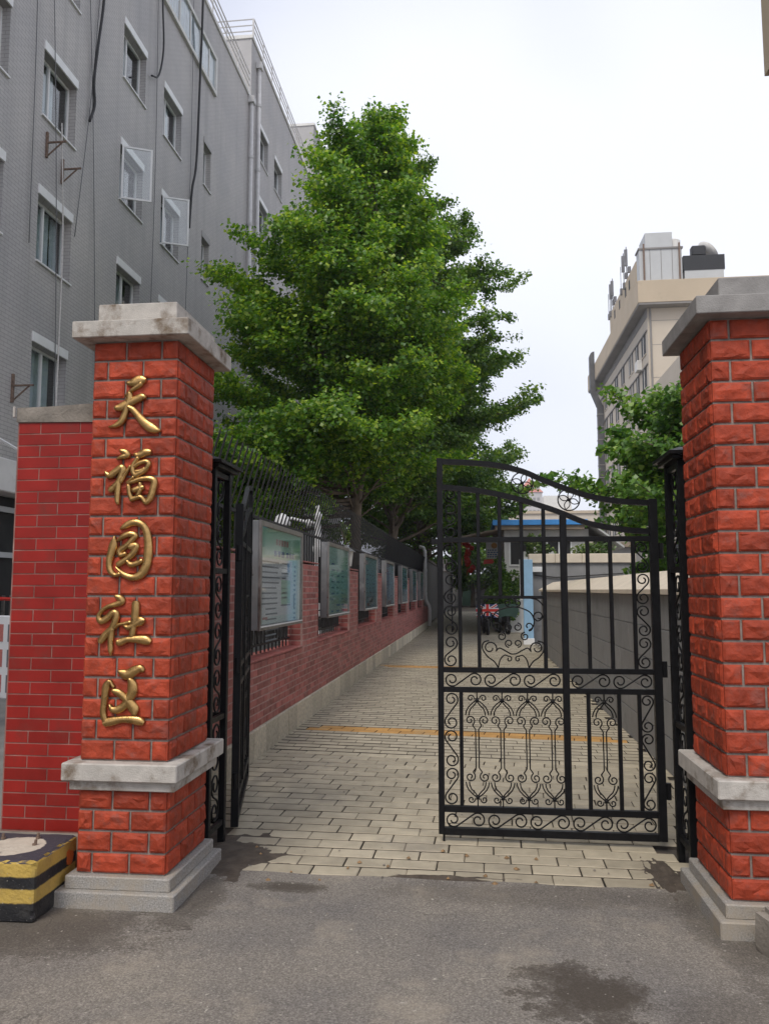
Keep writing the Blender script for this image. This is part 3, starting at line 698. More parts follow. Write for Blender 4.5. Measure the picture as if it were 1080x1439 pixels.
# ------------------------------------------------------------------ striped concrete block
def hazard_block():
    b = NB('chipped yellow and black paint'); v = b.obj(); s = b.n('ShaderNodeSeparateXYZ'); b.l(v, s.inputs[0])
    z = b.math('ADD', s.outputs[2], b.math('MULTIPLY', b.math('SUBTRACT', b.noise(v, 26, 4), .5), .014))
    stripe = b.ramp(z, [(0, (.012, .012, .014)), (.093, (.012, .012, .014)), (.096, (.50, .34, .075)), (.158, (.50, .34, .075)), (.161, (.012, .012, .014)), (.214, (.012, .012, .014)), (.217, (.50, .34, .075))])
    stripe.node.color_ramp.interpolation = 'LINEAR'
    # top: pale disc, dark rim
    mp = b.n('ShaderNodeMapping'); mp.inputs['Scale'].default_value = (1, 1, 0); b.l(v, mp.inputs[0]); ln = b.n('ShaderNodeVectorMath'); ln.operation = 'LENGTH'; b.l(mp.outputs[0], ln.inputs[0])
    rr = b.math('ADD', ln.outputs['Value'], b.math('MULTIPLY', b.math('SUBTRACT', b.noise(v, 30, 6), .5), .03))
    topc = b.ramp(rr, [(.150, (.58, .52, .43)), (.156, (.05, .045, .06))])
    nrm = b.n('ShaderNodeNewGeometry').outputs['Normal']; ns = b.n('ShaderNodeSeparateXYZ'); b.l(nrm, ns.inputs[0])
    c = b.mix(b.ramp(ns.outputs[2], [(.6, (0, 0, 0)), (.7, (1, 1, 1))]), stripe, topc)
    chip = b.ramp(b.noise(v, 55, 6, .7), [(.655, (0, 0, 0)), (.68, (1, 1, 1))])
    c = b.mix(chip, c, (.42, .39, .33)); c = b.mix(b.ramp(b.noise(v, 7, 5), [(.5, (0, 0, 0)), (.8, (.45, .45, .45))]), c, (.10, .09, .075))
    mo = b.n('ShaderNodeMapping'); mo.inputs['Location'].default_value = (-.235 / .09, -.13 / .07, -.20 / .07); mo.inputs['Scale'].default_value = (1 / .09, 1 / .07, 1 / .07); b.l(v, mo.inputs[0])
    lo = b.n('ShaderNodeVectorMath'); lo.operation = 'LENGTH'; b.l(mo.outputs[0], lo.inputs[0])
    c = b.mix(b.ramp(b.math('MULTIPLY', b.math('ADD', lo.outputs['Value'], b.math('MULTIPLY', b.noise(v, 22, 6), .9)), .5), [(.5, (1, 1, 1)), (.54, (0, 0, 0))]), c, (.62, .15, .02))
    b.col(c); b.p.inputs['Roughness'].default_value = .75; b.bump(b.noise(v, 70, 5), .5); return b.m
MAT['hazard'] = hazard_block()
blk = empty('concrete_block', (-2.375, 4.03, 0), R(2), 'chipped yellow and black striped concrete block with bolts on top', 'block')
bm = bmesh.new(); bmesh.ops.create_cube(bm, size=1); bmesh.ops.subdivide_edges(bm, edges=bm.edges[:], cuts=23, use_grid_fill=True)
hx, hy, hz_ = .235, .225, .145; rc_ = .018
for v in bm.verts:
    q = Vector((v.co.x * 2 * hx, v.co.y * 2 * hy, v.co.z * 2 * hz_)); inn = Vector((max(-hx + rc_, min(hx - rc_, q.x)), max(-hy + rc_, min(hy - rc_, q.y)), max(-hz_ + rc_, min(hz_ - rc_, q.z))))
    dd = q - inn; nrm_ = dd.normalized() if dd.length > 1e-6 else Vector((0, 0, 0)); edge_ = sum(1 for a_ in dd if abs(a_) > rc_ * .5)
    k = mnoise.noise(q * 9) * .004 + mnoise.noise(q * 40) * .0018
    if edge_ >= 2: k -= max(0, mnoise.noise(q * 24 + Vector((3, 1, 5)))) * .028
    v.co = inn + nrm_ * (rc_ + k) + Vector((0, 0, hz_))
me = bpy.data.meshes.new('block_body'); bm.to_mesh(me); bm.free(); me.materials.append(MAT['hazard']); link('block_body', me, blk)
for (bx, by, tl) in ((-.11, -.10, .05), (-.02, -.12, .09), (.10, .02, .5), (.06, .13, .05), (-.12, .11, -.1)):
    MB().tube([(bx, by, .27), (bx + tl * .012, by, .318)], .0075, 8).lathe([(.0001, .30), (.013, .30), (.013, .291), (.0001, .291)], (bx, by, 0), 6).build('bolt', 'rust', blk)
# dry leaf
lf = MB(); n = 15; pts = []
for i in range(n):
    a = 2 * math.pi * i / n; rr = .045 * (1 if i % 3 == 0 else .45) * random.uniform(.8, 1.2); pts.append((rr * math.cos(a), rr * math.sin(a), random.uniform(.004, .03)))
lf.add(pts + [(0, 0, .006)], [(i, (i + 1) % n, n) for i in range(n)])
tag(lf.build('dry_leaf', 'dead', None, False, (-2.10, 4.06, .004)), 'curled dry tan leaf on asphalt between striped block and plinth', 'leaf')

# grit and fallen leaf bits on the road and path
lt_ = MB()
for k in range(150):
    x = random.uniform(-2.4, 1.4); y = random.uniform(2.6, 7.0) if k % 3 else random.uniform(4.5, 5.1)
    if (-2.2 < x < -1.45 or x > .95) and 3.9 < y < 5.3: continue
    r_ = random.uniform(.004, .011) if k % 6 else random.uniform(.012, .02); a0 = random.uniform(0, 6.28); z = .005 if y < 4.6 else .009
    pts = [(x + r_ * math.cos(a0 + q * 1.2566) * random.uniform(.5, 1.2), y + r_ * math.sin(a0 + q * 1.2566) * random.uniform(.5, 1.2), z) for q in range(5)]
    lt_.add(pts + [(x, y, z + r_ * .7)], [(q, (q + 1) % 5, 5) for q in range(5)], 0 if k % 6 else 1)
MAT['leaf_bit'] = M('dull brown leaf bit', (.24, .15, .075), .4, 40, .9)
tag(lt_.build('litter', ['concrete', 'leaf_bit']), 'scattered grit and dry leaf bits on the asphalt and pavers', 'litter', kind='stuff')

# rough stone lump by the right pillar
bm = bmesh.new(); bmesh.ops.create_cube(bm, size=1); bmesh.ops.bevel(bm, geom=bm.edges[:], offset=.06, segments=2, affect='EDGES'); bmesh.ops.subdivide_edges(bm, edges=bm.edges[:], cuts=3, use_grid_fill=True)
for v in bm.verts:
    v.co.x *= .62; v.co.y *= .42; v.co.z *= .30
    v.co += Vector((mnoise.noise(v.co * 5), mnoise.noise(v.co * 5 + Vector((9, 0, 0))), mnoise.noise(v.co * 5 + Vector((0, 9, 0))))) * .035
me = bpy.data.meshes.new('concrete_ramp'); bm.to_mesh(me); bm.free(); me.materials.append(MAT['concrete'])
tag(link('concrete_lump', me, None, (1.56, 3.79, .035), (0, 0, R(12))), 'rough brownish concrete lump against the right pillar plinth', 'concrete')

# ------------------------------------------------------------------ brick fence wall
FX = -2.12; FB = -2.40; Y0, Y1 = 5.2, 35.6; GT, ST = .275, .905; PIT = 3.65; PT = 1.93
fw = empty('fence_wall', (FX, 20, 0), 0, 'low rose brick wall with piers on granite base along the path', 'wall')
def fput(mb, name, m, **k): mb.v = [(a - FX, b - 20, c) for a, b, c in mb.v]; return mb.build(name, m, fw, **k)
piers = [(6.1 + PIT * i, 7.05 + PIT * i) for i in range(8)]
core = MB().box(FB, FX - .0035, Y0, Y1, GT, ST - .02)
for a, b in piers: core.box(FB + .003, FX - .0035, a + .0035, b - .0035, ST - .03, PT - .01)
fput(core, 'core', 'pink_mortar')
# granite kerb stones
yy = Y0; k = 0
while yy < Y1:
    ln = random.uniform(.36, .62)
    if k < 60: fput(MB().box(FB - .05, FX + .028 + random.uniform(-.004, .004), yy + .006, min(yy + ln, Y1) - .006, -.03, GT, .006), 'granite_stone', 'granite')
    yy += ln; k += 1
BH = .070; BL = .252
bmA = [MB().box(-.012, .012, -(BL - .012) / 2, (BL - .012) / 2, -(BH - .013) / 2, (BH - .013) / 2, .0015).mesh('brick', 'pink_brick')]
bmS = [MB().box(-.012, .012, -.117 / 2, .117 / 2, -(BH - .013) / 2, (BH - .013) / 2, .0015).mesh('brick', 'pink_brick')]
rest = MB(); cnt = 0
def brick_at(x, y, z, ln, axis, part):
    global cnt
    if part and cnt < 298:
        me = bmA[0] if ln > .2 else bmS[0]
        link('brick', me, fw, (x - FX, y - 20, z), (0, 0, 0 if axis == 'x' else math.pi / 2)); cnt += 1
    else:
        h = (BH - .013) / 2; l2 = (ln - .012) / 2
        if axis == 'x': rest.box(x - .012, x + .012, y - l2, y + l2, z - h, z + h)
        else: rest.box(x - l2, x + l2, y - .012, y + .012, z - h, z + h)
nc = 9; hh = (ST - GT - .02) / nc
for c in range(nc):
    z = GT + BH * (c + .5); y = Y0 + (c % 2) * BL / 2
    while y + BL / 2 < Y1:
        brick_at(FX - .012, y, z, BL, 'x', 7.0 < y < 12.0); y += BL
for pi, (a, b) in enumerate(piers):
    for c in range(14):
        z = ST + .004 + .0725 * (c + .5)
        y = a + .06 if c % 2 else a + BL / 2
        if c % 2: brick_at(FX - .012, a + .063, z, .125, 'x', pi == 1); y = a + .125 + BL / 2
        while y + BL / 2 <= b + .001: brick_at(FX - .012, y, z, BL, 'x', pi == 1); y += BL
        if b - (y - BL / 2) > .05: brick_at(FX - .012, (b + y - BL / 2) / 2, z, b - (y - BL / 2), 'x', False)
        # end faces towards the gate and away from it
        for Y, in ((a + .011,), (b - .011,)):
            for (xx, ln) in (((FX - .15, .245),) if c % 2 else ((FX - .09, .125), (FX - .215, .122))): brick_at(xx, Y, z, ln, 'y', pi == 1 and Y < b - .5)
tag(fput(rest, 'brickwork_run', 'pink_brick_j', fixn=False), kind='stuff')
for a, b in piers:
    fput(MB().box(FB - .004, FX + .004, a - .004, b + .004, PT + .012, PT + .03, .004), 'pier_cap', 'pink_brick')
bays = [(Y0, 6.1)] + [(piers[i][1], piers[i + 1][0]) for i in range(7)]
for a, b in bays:
    n = max(1, int((b - a) / .5))
    for i in range(n):
        fput(MB().box(FB - .004, FX + .006, a + (b - a) * i / n + .003, a + (b - a) * (i + 1) / n - .003, ST + .0, ST + .022, .004), 'sill_tile', 'pink_brick')

# iron fence rising behind the wall, bars bent towards the path at the top
fence = empty('iron_fence', (-2.3, 20, 0), 0, 'black iron fence with leaning spiked bars rising above the brick wall', 'fence')
for z, t in ((1.02, .022), (1.20, .022), (1.30, .016), (2.36, .03)):
    MB().box(-t / 2, t / 2, Y0 + .2 - 20, Y1 - 20, z - t / 2, z + t / 2).build('rail', 'iron_dull', fence)
bar = MB(); bar.tube([(0, 0, .93), (0, 0, 2.38), (.16, 0, 2.93), (.168, 0, 2.97)], [.010, .010, .0095, .001], 5)
bme = bar.mesh('bar', 'iron_dull'); Yb = 5.5; k = 0
far = MB()
while Yb < Y1:
    if k < 215: link('bar', bme, fence, (0, Yb - 20, 0))
    else: far.tube([(0, Yb - 20, .93), (0, Yb - 20, 2.38), (.16, Yb - 20, 2.93), (.168, Yb - 20, 2.97)], [.008, .008, .008, .001], 4)
    Yb += .165; k += 1
if far.v: tag(far.build('far_bars', 'iron_dull', fence), kind='stuff')
# ring ornaments between the two low rails, one part per bay
for a, b in bays[1:]:
    mb = MB(); yy = a + .05
    while yy < b:
        mb.tube([(0, yy - 20 + .032 * math.cos(t), 1.11 + .085 * math.sin(t)) for t in np.linspace(0, 2 * math.pi, 11)], .009, 4, False); yy += .128
    mb.build('ring_band', 'iron_dull', fence)

# display cases
def display_case(i, y0, y1, z0, z1, pm, label):
    cx, cy, cz = -2.05, (y0 + y1) / 2, 0
    c = empty('display_case', (cx, cy, 0), 0, label, 'display case', 'display cases along the brick wall')
    W = (y1 - y0) / 2; dep = .10
    MB().box(-dep - .0, -.012, -W, W, z0, z1, .004).build('case_body', 'steel_side', c)
    fr = MB(); t = .048
    fr.box(-.012, .012, -W - .004, -W + t, z0 - .004, z1 + .004, .003); fr.box(-.012, .012, W - t, W + .004, z0 - .004, z1 + .004, .003)
    fr.box(-.0115, .0115, -W + t, W - t, z1 - t * .95, z1 + .003, .003); fr.box(-.0115, .0115, -W + t, W - t, z0 - .003, z0 + t * .8, .003)
    fr.build('frame', 'steel', c)
    po = MB().box(-.0105, -.008, -W + t, W - t, -(z1 - z0) / 2 + .05, (z1 - z0) / 2 - .05); pob = po.build('poster', MAT['poster'][pm], c, loc=(0, 0, (z0 + z1) / 2))
    pr = MB(); rr = random.Random(i * 11 + 3); px = -.0074
    def dash(ya, yb, z, h, mi): pr.add([(px, ya, z - h), (px, yb, z - h), (px, yb, z + h), (px, ya, z + h)], [(0, 1, 2, 3)], mi)
    Wi = W - t; Hi = (z1 - z0) / 2 - .06
    if i == 0:
        pr.add([(px - .0002, -Wi + .03, -Hi + .06), (px - .0002, Wi * .52, -Hi + .06), (px - .0002, Wi * .52, Hi * .38), (px - .0002, -Wi + .03, Hi * .38)], [(0, 1, 2, 3)], 4)
        for k in range(5): dash(-.28 + k * .115, -.20 + k * .115, Hi * .76, .032, 3)
        for k in range(3): dash(-.36 + k * .16, -.24 + k * .16, Hi * .50, .03, 2)
        for k in range(3): dash(.18 + k * .13, .28 + k * .13, Hi * .50, .03, 2)
        for k in range(16):
            z = Hi * .30 - k * .052
            if 8 < k: a, b = -Wi + .22, -.12
            else: a, b = -Wi + .06, -.10
            dash(a, b - rr.uniform(0, .15), z, .008, 1)
            if k < 8: dash(-.02, .30 - rr.uniform(0, .15), z, .008, 1)
            if k < 12: dash(Wi * .62, Wi * .72, z - .02, .011, 1)
        pr.add([(px, -.04, -Hi * .62), (px, .38, -Hi * .62), (px, .38, -Hi * .08), (px, -.04, -Hi * .08)], [(0, 1, 2, 3)], 5)
        px -= -.0003
        for k in range(6): dash(0, .32 - rr.uniform(0, .1), -Hi * .15 - k * .045, .006, 0)
        dash(-.04, .38, -Hi * .65, .008, 1); dash(-Wi + .1, -Wi + .3, -Hi * .9, .012, 3); dash(.22, .34, .10, .05, 2)
        for k in range(3): dash(Wi * .60, Wi * .68, -.22 - k * .05, .022, 1)
    else:
        for col_ in range(3):
            for k in range(9):
                if rr.random() < .8: dash(-Wi * .7 + col_ * Wi * .5, -Wi * .7 + col_ * Wi * .5 + rr.uniform(.1, .3), Hi * .5 - k * .085, .012, rr.choice([0, 0, 1]) if pm != 1 else 0)
        if i == 2: dash(-.3, .4, -Hi * .75, .07, 4); dash(-.5, -.2, -Hi * .9, .03, 3); dash(.1, .3, -Hi * .62, .09, 4)
        if i == 3: dash(-.45, -.2, .1, .2, 0); dash(-.45, -.2, -.25, .1, 0); dash(-.4, .3, -Hi * .92, .04, 3)
    pr.build('print', ['print_blue' if i else 'print_green', 'print_dark', 'print_blue', 'print_red', 'paper', 'print_green'], pob, fixn=False)
    MB().box(-.004, -.001, -W + t - .004, W - t + .004, z0 + t * .8 - .004, z1 - t * .95 + .004).build('glass_pane', 'glass', c)
    MB().box(.0, .02, -W + t * .5, W - t * .5, z0 + t * .8 - .012, z0 + t * .8).build('trim', 'white', c)
    mb = MB()
    for s in (-1, 1): mb.box(-.16, -.0995, s * (W - .2) - .02, s * (W - .2) + .02, z0 + .2, z1 - .2)
    mb.build('bracket', 'iron_dull', c)
CLAB = ['stainless display case with pale green notice, first from the iron post',
        'stainless display case with plain teal notice, second from the iron post',
        'stainless display case with small picture on aqua notice, third from the iron post',
        'stainless display case with dark blue figures on its notice, fourth from the iron post',
        'stainless display case with aqua notice, fifth from the iron post', 'stainless display case with aqua notice, sixth from the iron post',
        'stainless display case with bluish notice beside the white downpipe', 'stainless display case with dim notice past the white downpipe']
for i in range(7):
    y0 = 7.48 + 3.64 * i + (0, -.1, -.05, -.25, 0, 0, 0)[i]
    display_case(i, y0, y0 + 1.86, 1.215, 2.265, (0, 1, 2, 3, 2, 2, 3)[i], CLAB[i])

# white lamp post with a carriage lamp behind the fence
lp = empty('lamp_post', (-3.05, 15.3, 0), 0, 'white courtyard lamp post with side arm standing behind the iron fence', 'lamp post')
MB().lathe([(.0001, 0), (.13, 0), (.13, .25), (.085, .3), (.075, 2.3), (.10, 2.35), (.10, 2.42), (.07, 2.5), (.055, 2.95), (.08, 3.0), (.08, 3.06), (.03, 3.12), (.05, 3.2), (.0001, 3.26)], n=14).build('post', 'white', lp, True)
mb = MB(); mb.tube([(0, 0, 2.88), (-.25, -.05, 2.92), (-.5, -.1, 2.98), (-.62, -.12, 2.95)], .03, 8).lathe([(.0001, 2.82), (.05, 2.83), (.05, 2.95), (.0001, 2.97)], (-.18, -.04, 0), 10); mb.build('arm', 'white', lp, True)
MB().lathe([(.16, 2.84), (.17, 2.9), (.13, 3.0), (.06, 3.06), (.0001, 3.08)], (-.68, -.13, 0), 14).build('lamp_shade', 'white', lp, True)
ln = empty('wall_lantern', (-2.26, 13.8, 1.96), 0, 'small pitched-roof lantern on a brick pier between second and third display cases', 'lantern')
MB().box(-.08, .08, -.08, .08, 0, .05, .004).build('base', 'iron_dull', ln); MB().prism([(-.09, .05), (.09, .05), (.12, .30), (-.12, .30)], -.1, .1, 'y').build('glass_body', 'offwhite', ln)
MB().add([(-.16, -.16, .30), (.16, -.16, .30), (.16, .16, .30), (-.16, .16, .30), (0, 0, .42)], [(3, 2, 1, 0), (0, 1, 4), (1, 2, 4), (2, 3, 4), (3, 0, 4)]).build('roof', 'steel_side', ln)

# downpipe standing at the wall's far end
dp = empty('downpipe', (-1.98, 33.5, 0), 0, 'white plastic downpipe with bends at the end of the brick wall', 'pipe')
MB().tube([(0, 0, .12), (.02, 0, .3), (.03, 0, .75), (0, .02, .95), (-.12, .03, 1.15), (-.16, .03, 1.4), (-.16, .03, 3.2), (-.22, .03, 3.35), (-.4, .03, 3.4)], .075, 10).build('pipe', 'pipe', dp, True)
for z in (1.45, 2.4): MB().lathe([(.076, -.05), (.09, -.05), (.09, .05), (.076, .05)], (-.16, .03, z), 12).build('collar', 'pipe', dp)

# ------------------------------------------------------------------ right wall with cream coping
rw = empty('grey_wall', (1.66, 13, 0), 0, 'long low grey panelled wall with sloping cream coping on the right of the path', 'wall')
def rput(mb, name, m): mb.v = [(a - 1.66, b - 13, c) for a, b, c in mb.v]; return mb.build(name, m, rw)
RY0, RY1 = 5.15, 21.4
rput(MB().box(1.668, 2.3, RY0, RY1, -.03, 1.57), 'core', 'joint_grey')
rows = 5; hh = 1.555 / rows; yy0 = RY0; ln = 1.16
for r_ in range(rows):
    y = RY0 - (r_ % 2) * .58
    while y < RY1:
        a, b = max(y, RY0), min(y + ln, RY1)
        if b - a > .05: rput(MB().box(1.655, 1.69, a + .004, b - .004, r_ * hh + .004, (r_ + 1) * hh - .004, .003), 'panel', 'wall_grey')
        y += ln
for k in range(3): rput(MB().box(1.69 + k * .2, 1.69 + k * .2 + .196, RY1, RY1 + .012, .01, 1.55), 'panel', 'wall_grey')
prof = [(1.60, 1.56), (2.32, 1.56), (2.32, 1.80), (1.98, 1.80), (1.60, 1.605)]
y = RY0
while y < RY1 + .1:
    b = min(y + 2.4, RY1 + .12); rput(MB().prism(prof, y + .002, b - .002, 'y'), 'coping', 'coping'); y += 2.4
# low boundary wall across the yard behind it
yw = empty('yard_wall', (3.2, 25.2, 0), 0, 'grey block wall with flat cream coping below the blue-roofed house', 'wall')
MB().box(-1.55, 1.5, -.1, .12, -.03, 2.42).build('core', 'joint_grey', yw)
for r_ in range(5):
    x = -1.55 - (r_ % 2) * .4
    while x < 1.5:
        a, b = max(x, -1.55), min(x + .8, 1.5)
        if b - a > .06: MB().box(a + .004, b - .004, -.115, -.09, .485 * r_ + .006, .485 * (r_ + 1) - .006, .003).build('block', 'wall_grey', yw)
        x += .8
for k in range(4): MB().box(-1.62 + k * .8, -1.62 + (k + 1) * .8 - .006, -.2, .2, 2.42, 2.70, .015).build('coping', 'coping', yw)
cable = MB().tube([(1.75, 25.05, 2.05), (2.4, 25.03, 1.98), (3.1, 25.03, 2.02), (4.4, 25.03, 2.1)], .02, 6).build('cable', 'cable'); tag(cable, 'thick dark cable strung along the grey block yard wall', 'cable')
tag(MB().box(1.68, 1.98, 24.9, 25.06, 2.14, 2.3, .01).build('junction_box', 'white'), 'small white junction box on the corner of the block yard wall', 'box')
# pale blue post
bp = empty('blue_post', (1.50, 24.3, 0), 0, 'pale blue chipped square post beside the grey wall end', 'post')
MB().box(-.14, .14, -.1, .1, -.03, 2.5, .01).build('post', 'paleblue', bp); MB().box(-.16, .16, -.12, .12, -.02, .18, .01).build('foot', 'white', bp)
MB().box(-.24, -.15, -.02, .02, 1.3, 2.5, .004).build('signboard', 'paper', bp)

# ------------------------------------------------------------------ blue roofed house, awning, sign, lanterns, scooters
hs = empty('blue_roof_house', (2.6, 31, 0), 0, 'small white house with flat bright blue roof edge behind the yard wall', 'house')
MB().box(-1.55, 1.6, 0, 4, -.03, 3.9).build('wall', 'offwhite', hs)
MB().box(-2.0, 1.5, -.6, 4.3, 4.02, 4.22, .01).build('roof', 'blue', hs)
MB().box(-1.9, 1.4, -.5, 4.2, 3.86, 4.02).build('soffit', 'tarp', hs)
MB().add([(1.5, -.6, 4.2), (1.5, 3, 4.2), (2.75, 3, 3.2), (2.75, -.9, 3.2), (1.5, -.6, 4.12), (1.5, 3, 4.12), (2.75, 3, 3.12), (2.75, -.9, 3.12)], [(0, 1, 2, 3), (7, 6, 5, 4), (0, 3, 7, 4), (1, 5, 6, 2), (2, 6, 7, 3), (0, 4, 5, 1)]).build('side_roof', 'panel', hs)
MB().box(1.6, 2.5, 0, 3, -.03, 3.3).build('side_wall', 'cream', hs)
for wx in (-.9, .5):
    wf = MB().box(wx - .45, wx + .45, -.03, .0, 2.5, 3.6).build('window', 'recess', hs)
    f = MB()
    for x in (wx - .45, wx, wx + .45): f.box(x - .03, x + .03, -.05, -.03, 2.5, 3.6)
    f.box(wx - .42, wx + .42, -.05, -.03, 2.5, 2.56); f.box(wx - .42, wx + .42, -.05, -.03, 3.54, 3.6); f.build('frame', 'white', wf)
MB().add([(-.95, -.1, 3.05), (.35, -.1, 3.05), (.35, -1.0, 2.72), (-.95, -1.0, 2.72), (-.95, -.1, 3.0), (.35, -.1, 3.0), (.35, -1.0, 2.67), (-.95, -1.0, 2.67)], [(0, 3, 2, 1), (4, 5, 6, 7), (3, 7, 6, 2), (0, 4, 7, 3), (1, 2, 6, 5), (0, 1, 5, 4)]).build('canopy', 'panel', hs)
aw = empty('awning', (-.05, 32, 0), 0, 'brown corrugated awning reaching over the alley from the blue-roofed house', 'awning')
for k in range(9):
    y = -1.2 + k * .3; MB().add([(-.95, y, 3.55), (.98, y - .25, 3.92), (.98, y + .04, 3.95), (-.95, y + .29, 3.58), (-.95, y, 3.5), (.98, y - .25, 3.87), (.98, y + .04, 3.9), (-.95, y + .29, 3.53)], [(0, 1, 2, 3), (7, 6, 5, 4), (0, 4, 5, 1), (2, 6, 7, 3), (1, 5, 6, 2), (0, 3, 7, 4)]).build('sheet', 'tarp', aw)
MB().tube([(-.9, -1.1, 0), (-.9, -1.1, 3.5)], .03, 6).tube([(.95, 1, 0), (.95, 1, 3.85)], .03, 6).build('prop', 'iron_dull', aw)
sg = empty('hanging_sign', (.62, 32.6, 2.85), 0, 'white sign panel with orange emblem and blue lettering under the awning', 'sign')
MB().box(-.24, .24, -.02, .02, 0, .66, .004).build('panel', 'paper', sg)
pr = MB()
for k, z in enumerate((.34, .25, .16, .07)):
    x = -.19
    while x < .18:
        ww_ = random.uniform(.05, .09); pr.box(x, x + ww_, -.024, -.021, z - .022, z + .022); x += ww_ + .03
pr.build('lettering', 'print_blue', sg); MB().lathe([(.0001, 0), (.12, 0), (.12, .004), (.0001, .004)], n=14).build('emblem', 'paver_o', sg, loc=(.08, -.022, .52), rot=(R(90), 0, 0))
tag(MB().prism([(.25, 2.62), (.75, 2.66), (.7, 2.82), (.3, 2.80)], 32.3, 32.33, 'y').build('red_banner', 'red'), 'small red cloth banner below the white hanging sign', 'banner')
lt = empty('lantern_string', (-.45, 33.5, 3.7), 0, 'string of red and yellow festive lanterns hanging under the awning', 'lanterns')
for k in range(11):
    r_ = random.uniform(.09, .15); c = (random.uniform(-.12, .22) + (.02 * k), random.uniform(-.12, .12), -.15 - k * .115)
    MB().lathe([(.0001, -r_), (.5 * r_, -.85 * r_), (r_ * .93, -.4 * r_), (r_, 0), (r_ * .93, .4 * r_), (.5 * r_, .85 * r_), (.0001, r_)], c, 12).build('lantern', 'lantern', lt, True)
for k in range(2): MB().box(-.3, -.14, -.16, -.1, -.35 - k * .75, -.05 - k * .75, .01).build('yellow_tag', 'yellow', lt)
MB().tube([(0, 0, 0), (.05, 0, -1.5)], .01, 5).build('cord', 'red', lt)

def scooter(loc, rz, label, flag):
    s = empty('scooter', loc, rz, label, 'scooter')
    for y in (-.55, .62):
        wh = MB(); wh.tube([(0, .19 * math.cos(t), .19 * math.sin(t)) for t in np.linspace(0, 2 * math.pi, 21)], .055, 8, False); o = wh.build('wheel', 'rubber', s, True, (0, y, .245))
        MB().lathe([(.0001, -.03), (.15, -.02), (.15, .02), (.0001, .03)], n=14).build('rim', 'panel', o, rot=(0, R(90), 0))
    MB().prism([(-.25, .30), (.30, .30), (.75, .42), (.85, .62), (.60, .78), (.2, .74), (.1, .45), (-.22, .42), (-.34, .95), (-.42, .95), (-.38, .45)], -.14, .14, 'x').build('body', 'black', s)
    MB().prism([(.12, .76), (.8, .78), (.84, .86), (.15, .86)], -.13, .13, 'x').build('seat', 'rubber', s)
    MB().tube([(0, -.55, .25), (0, -.40, .95), (0, -.36, 1.05)], .03, 8).build('steering_column', 'black', s)
    MB().tube([(-.33, -.25, 1.10), (-.2, -.34, 1.06), (.2, -.34, 1.06), (.33, -.25, 1.10)], .018, 6).build('handlebar', 'black', s)
    MB().lathe([(.0001, -.05), (.07, -.05), (.09, 0), (.0001, .04)], (0, 0, 0), 12).build('headlight', 'paper', s, True, (0, -.47, .95), (R(90), 0, 0))
    for sx in (-1, 1): MB().tube([(sx * .26, -.3, 1.08), (sx * .34, -.32, 1.24)], .008, 5).box(sx * .34 - .06, sx * .34 + .06, -.335, -.32, 1.22, 1.32, .01).build('mirror', 'black', s)
    ap = MB(); n = 6
    sil = [(-.36, 1.10), (.36, 1.10), (.42, .86), (.30, .60), (.12, .66), (-.12, .66), (-.30, .60), (-.42, .86)]
    ap.prism(sil, -.54, -.52, 'y'); a = ap.build('wind_apron', 'flag_blue' if flag else 'green_box', s)
    if flag:
        mb = MB()
        def strip(p, q, wd, y, mi):
            p = Vector((p[0], 0, p[1])); q = Vector((q[0], 0, q[1])); dd = (q - p).normalized(); nn = Vector((-dd.z, 0, dd.x)) * wd / 2
            mb.add([(p + nn) + Vector((0, y, 0)), (p - nn) + Vector((0, y, 0)), (q - nn) + Vector((0, y, 0)), (q + nn) + Vector((0, y, 0))], [(0, 1, 2, 3)], mi)
        strip((-.38, .66), (.34, 1.08), .10, -.542, 0); strip((.38, .66), (-.34, 1.08), .10, -.5425, 0)
        strip((-.38, .66), (.34, 1.08), .04, -.543, 1); strip((.38, .66), (-.34, 1.08), .04, -.5435, 1)
        strip((-.40, .88), (.40, .88), .17, -.544, 0); strip((0, .68), (0, 1.09), .17, -.5445, 0)
        strip((-.40, .88), (.40, .88), .10, -.545, 1); strip((0, .68), (0, 1.09), .10, -.5455, 1)
        mb.build('flag_print', ['paper', 'red'], a, fixn=False)
scooter((.30, 29.6, -.006), R(6), 'parked scooter with a crossed red, white and blue wind apron', True)
scooter((.95, 30.0, -.006), R(14), 'parked scooter with a dark green apron beside the flag-patterned one', False)

# ------------------------------------------------------------------ foliage generator
def leaves_mesh(name, C, N, S, mat, parent, aspect=1.0):
    """C centres (n,3), N normals, S sizes -> kite shaped leaves"""
    n = len(C); N = N / np.linalg.norm(N, axis=1, keepdims=True)
    A = RNG.normal(size=(n, 3)); A -= (A * N).sum(1, keepdims=True) * N; A /= np.linalg.norm(A, axis=1, keepdims=True); B = np.cross(N, A)
    S = S[:, None]
    v = np.empty((n, 4, 3)); v[:, 0] = C - A * S * .5; v[:, 1] = C + A * S * .25 + B * S * .5 * aspect + N * S * .12
    v[:, 2] = C + A * S * .55; v[:, 3] = C + A * S * .25 - B * S * .5 * aspect + N * S * .12
    me = bpy.data.meshes.new(name); me.vertices.add(4 * n); me.vertices.foreach_set('co', v.reshape(-1))
    me.loops.add(4 * n); me.loops.foreach_set('vertex_index', np.arange(4 * n)); me.polygons.add(n)
    me.polygons.foreach_set('loop_start', np.arange(0, 4 * n, 4)); me.polygons.foreach_set('loop_total', np.full(n, 4))
    me.materials.append(MAT[mat]); me.update(calc_edges=True); me.validate()
    return link(name, me, parent)
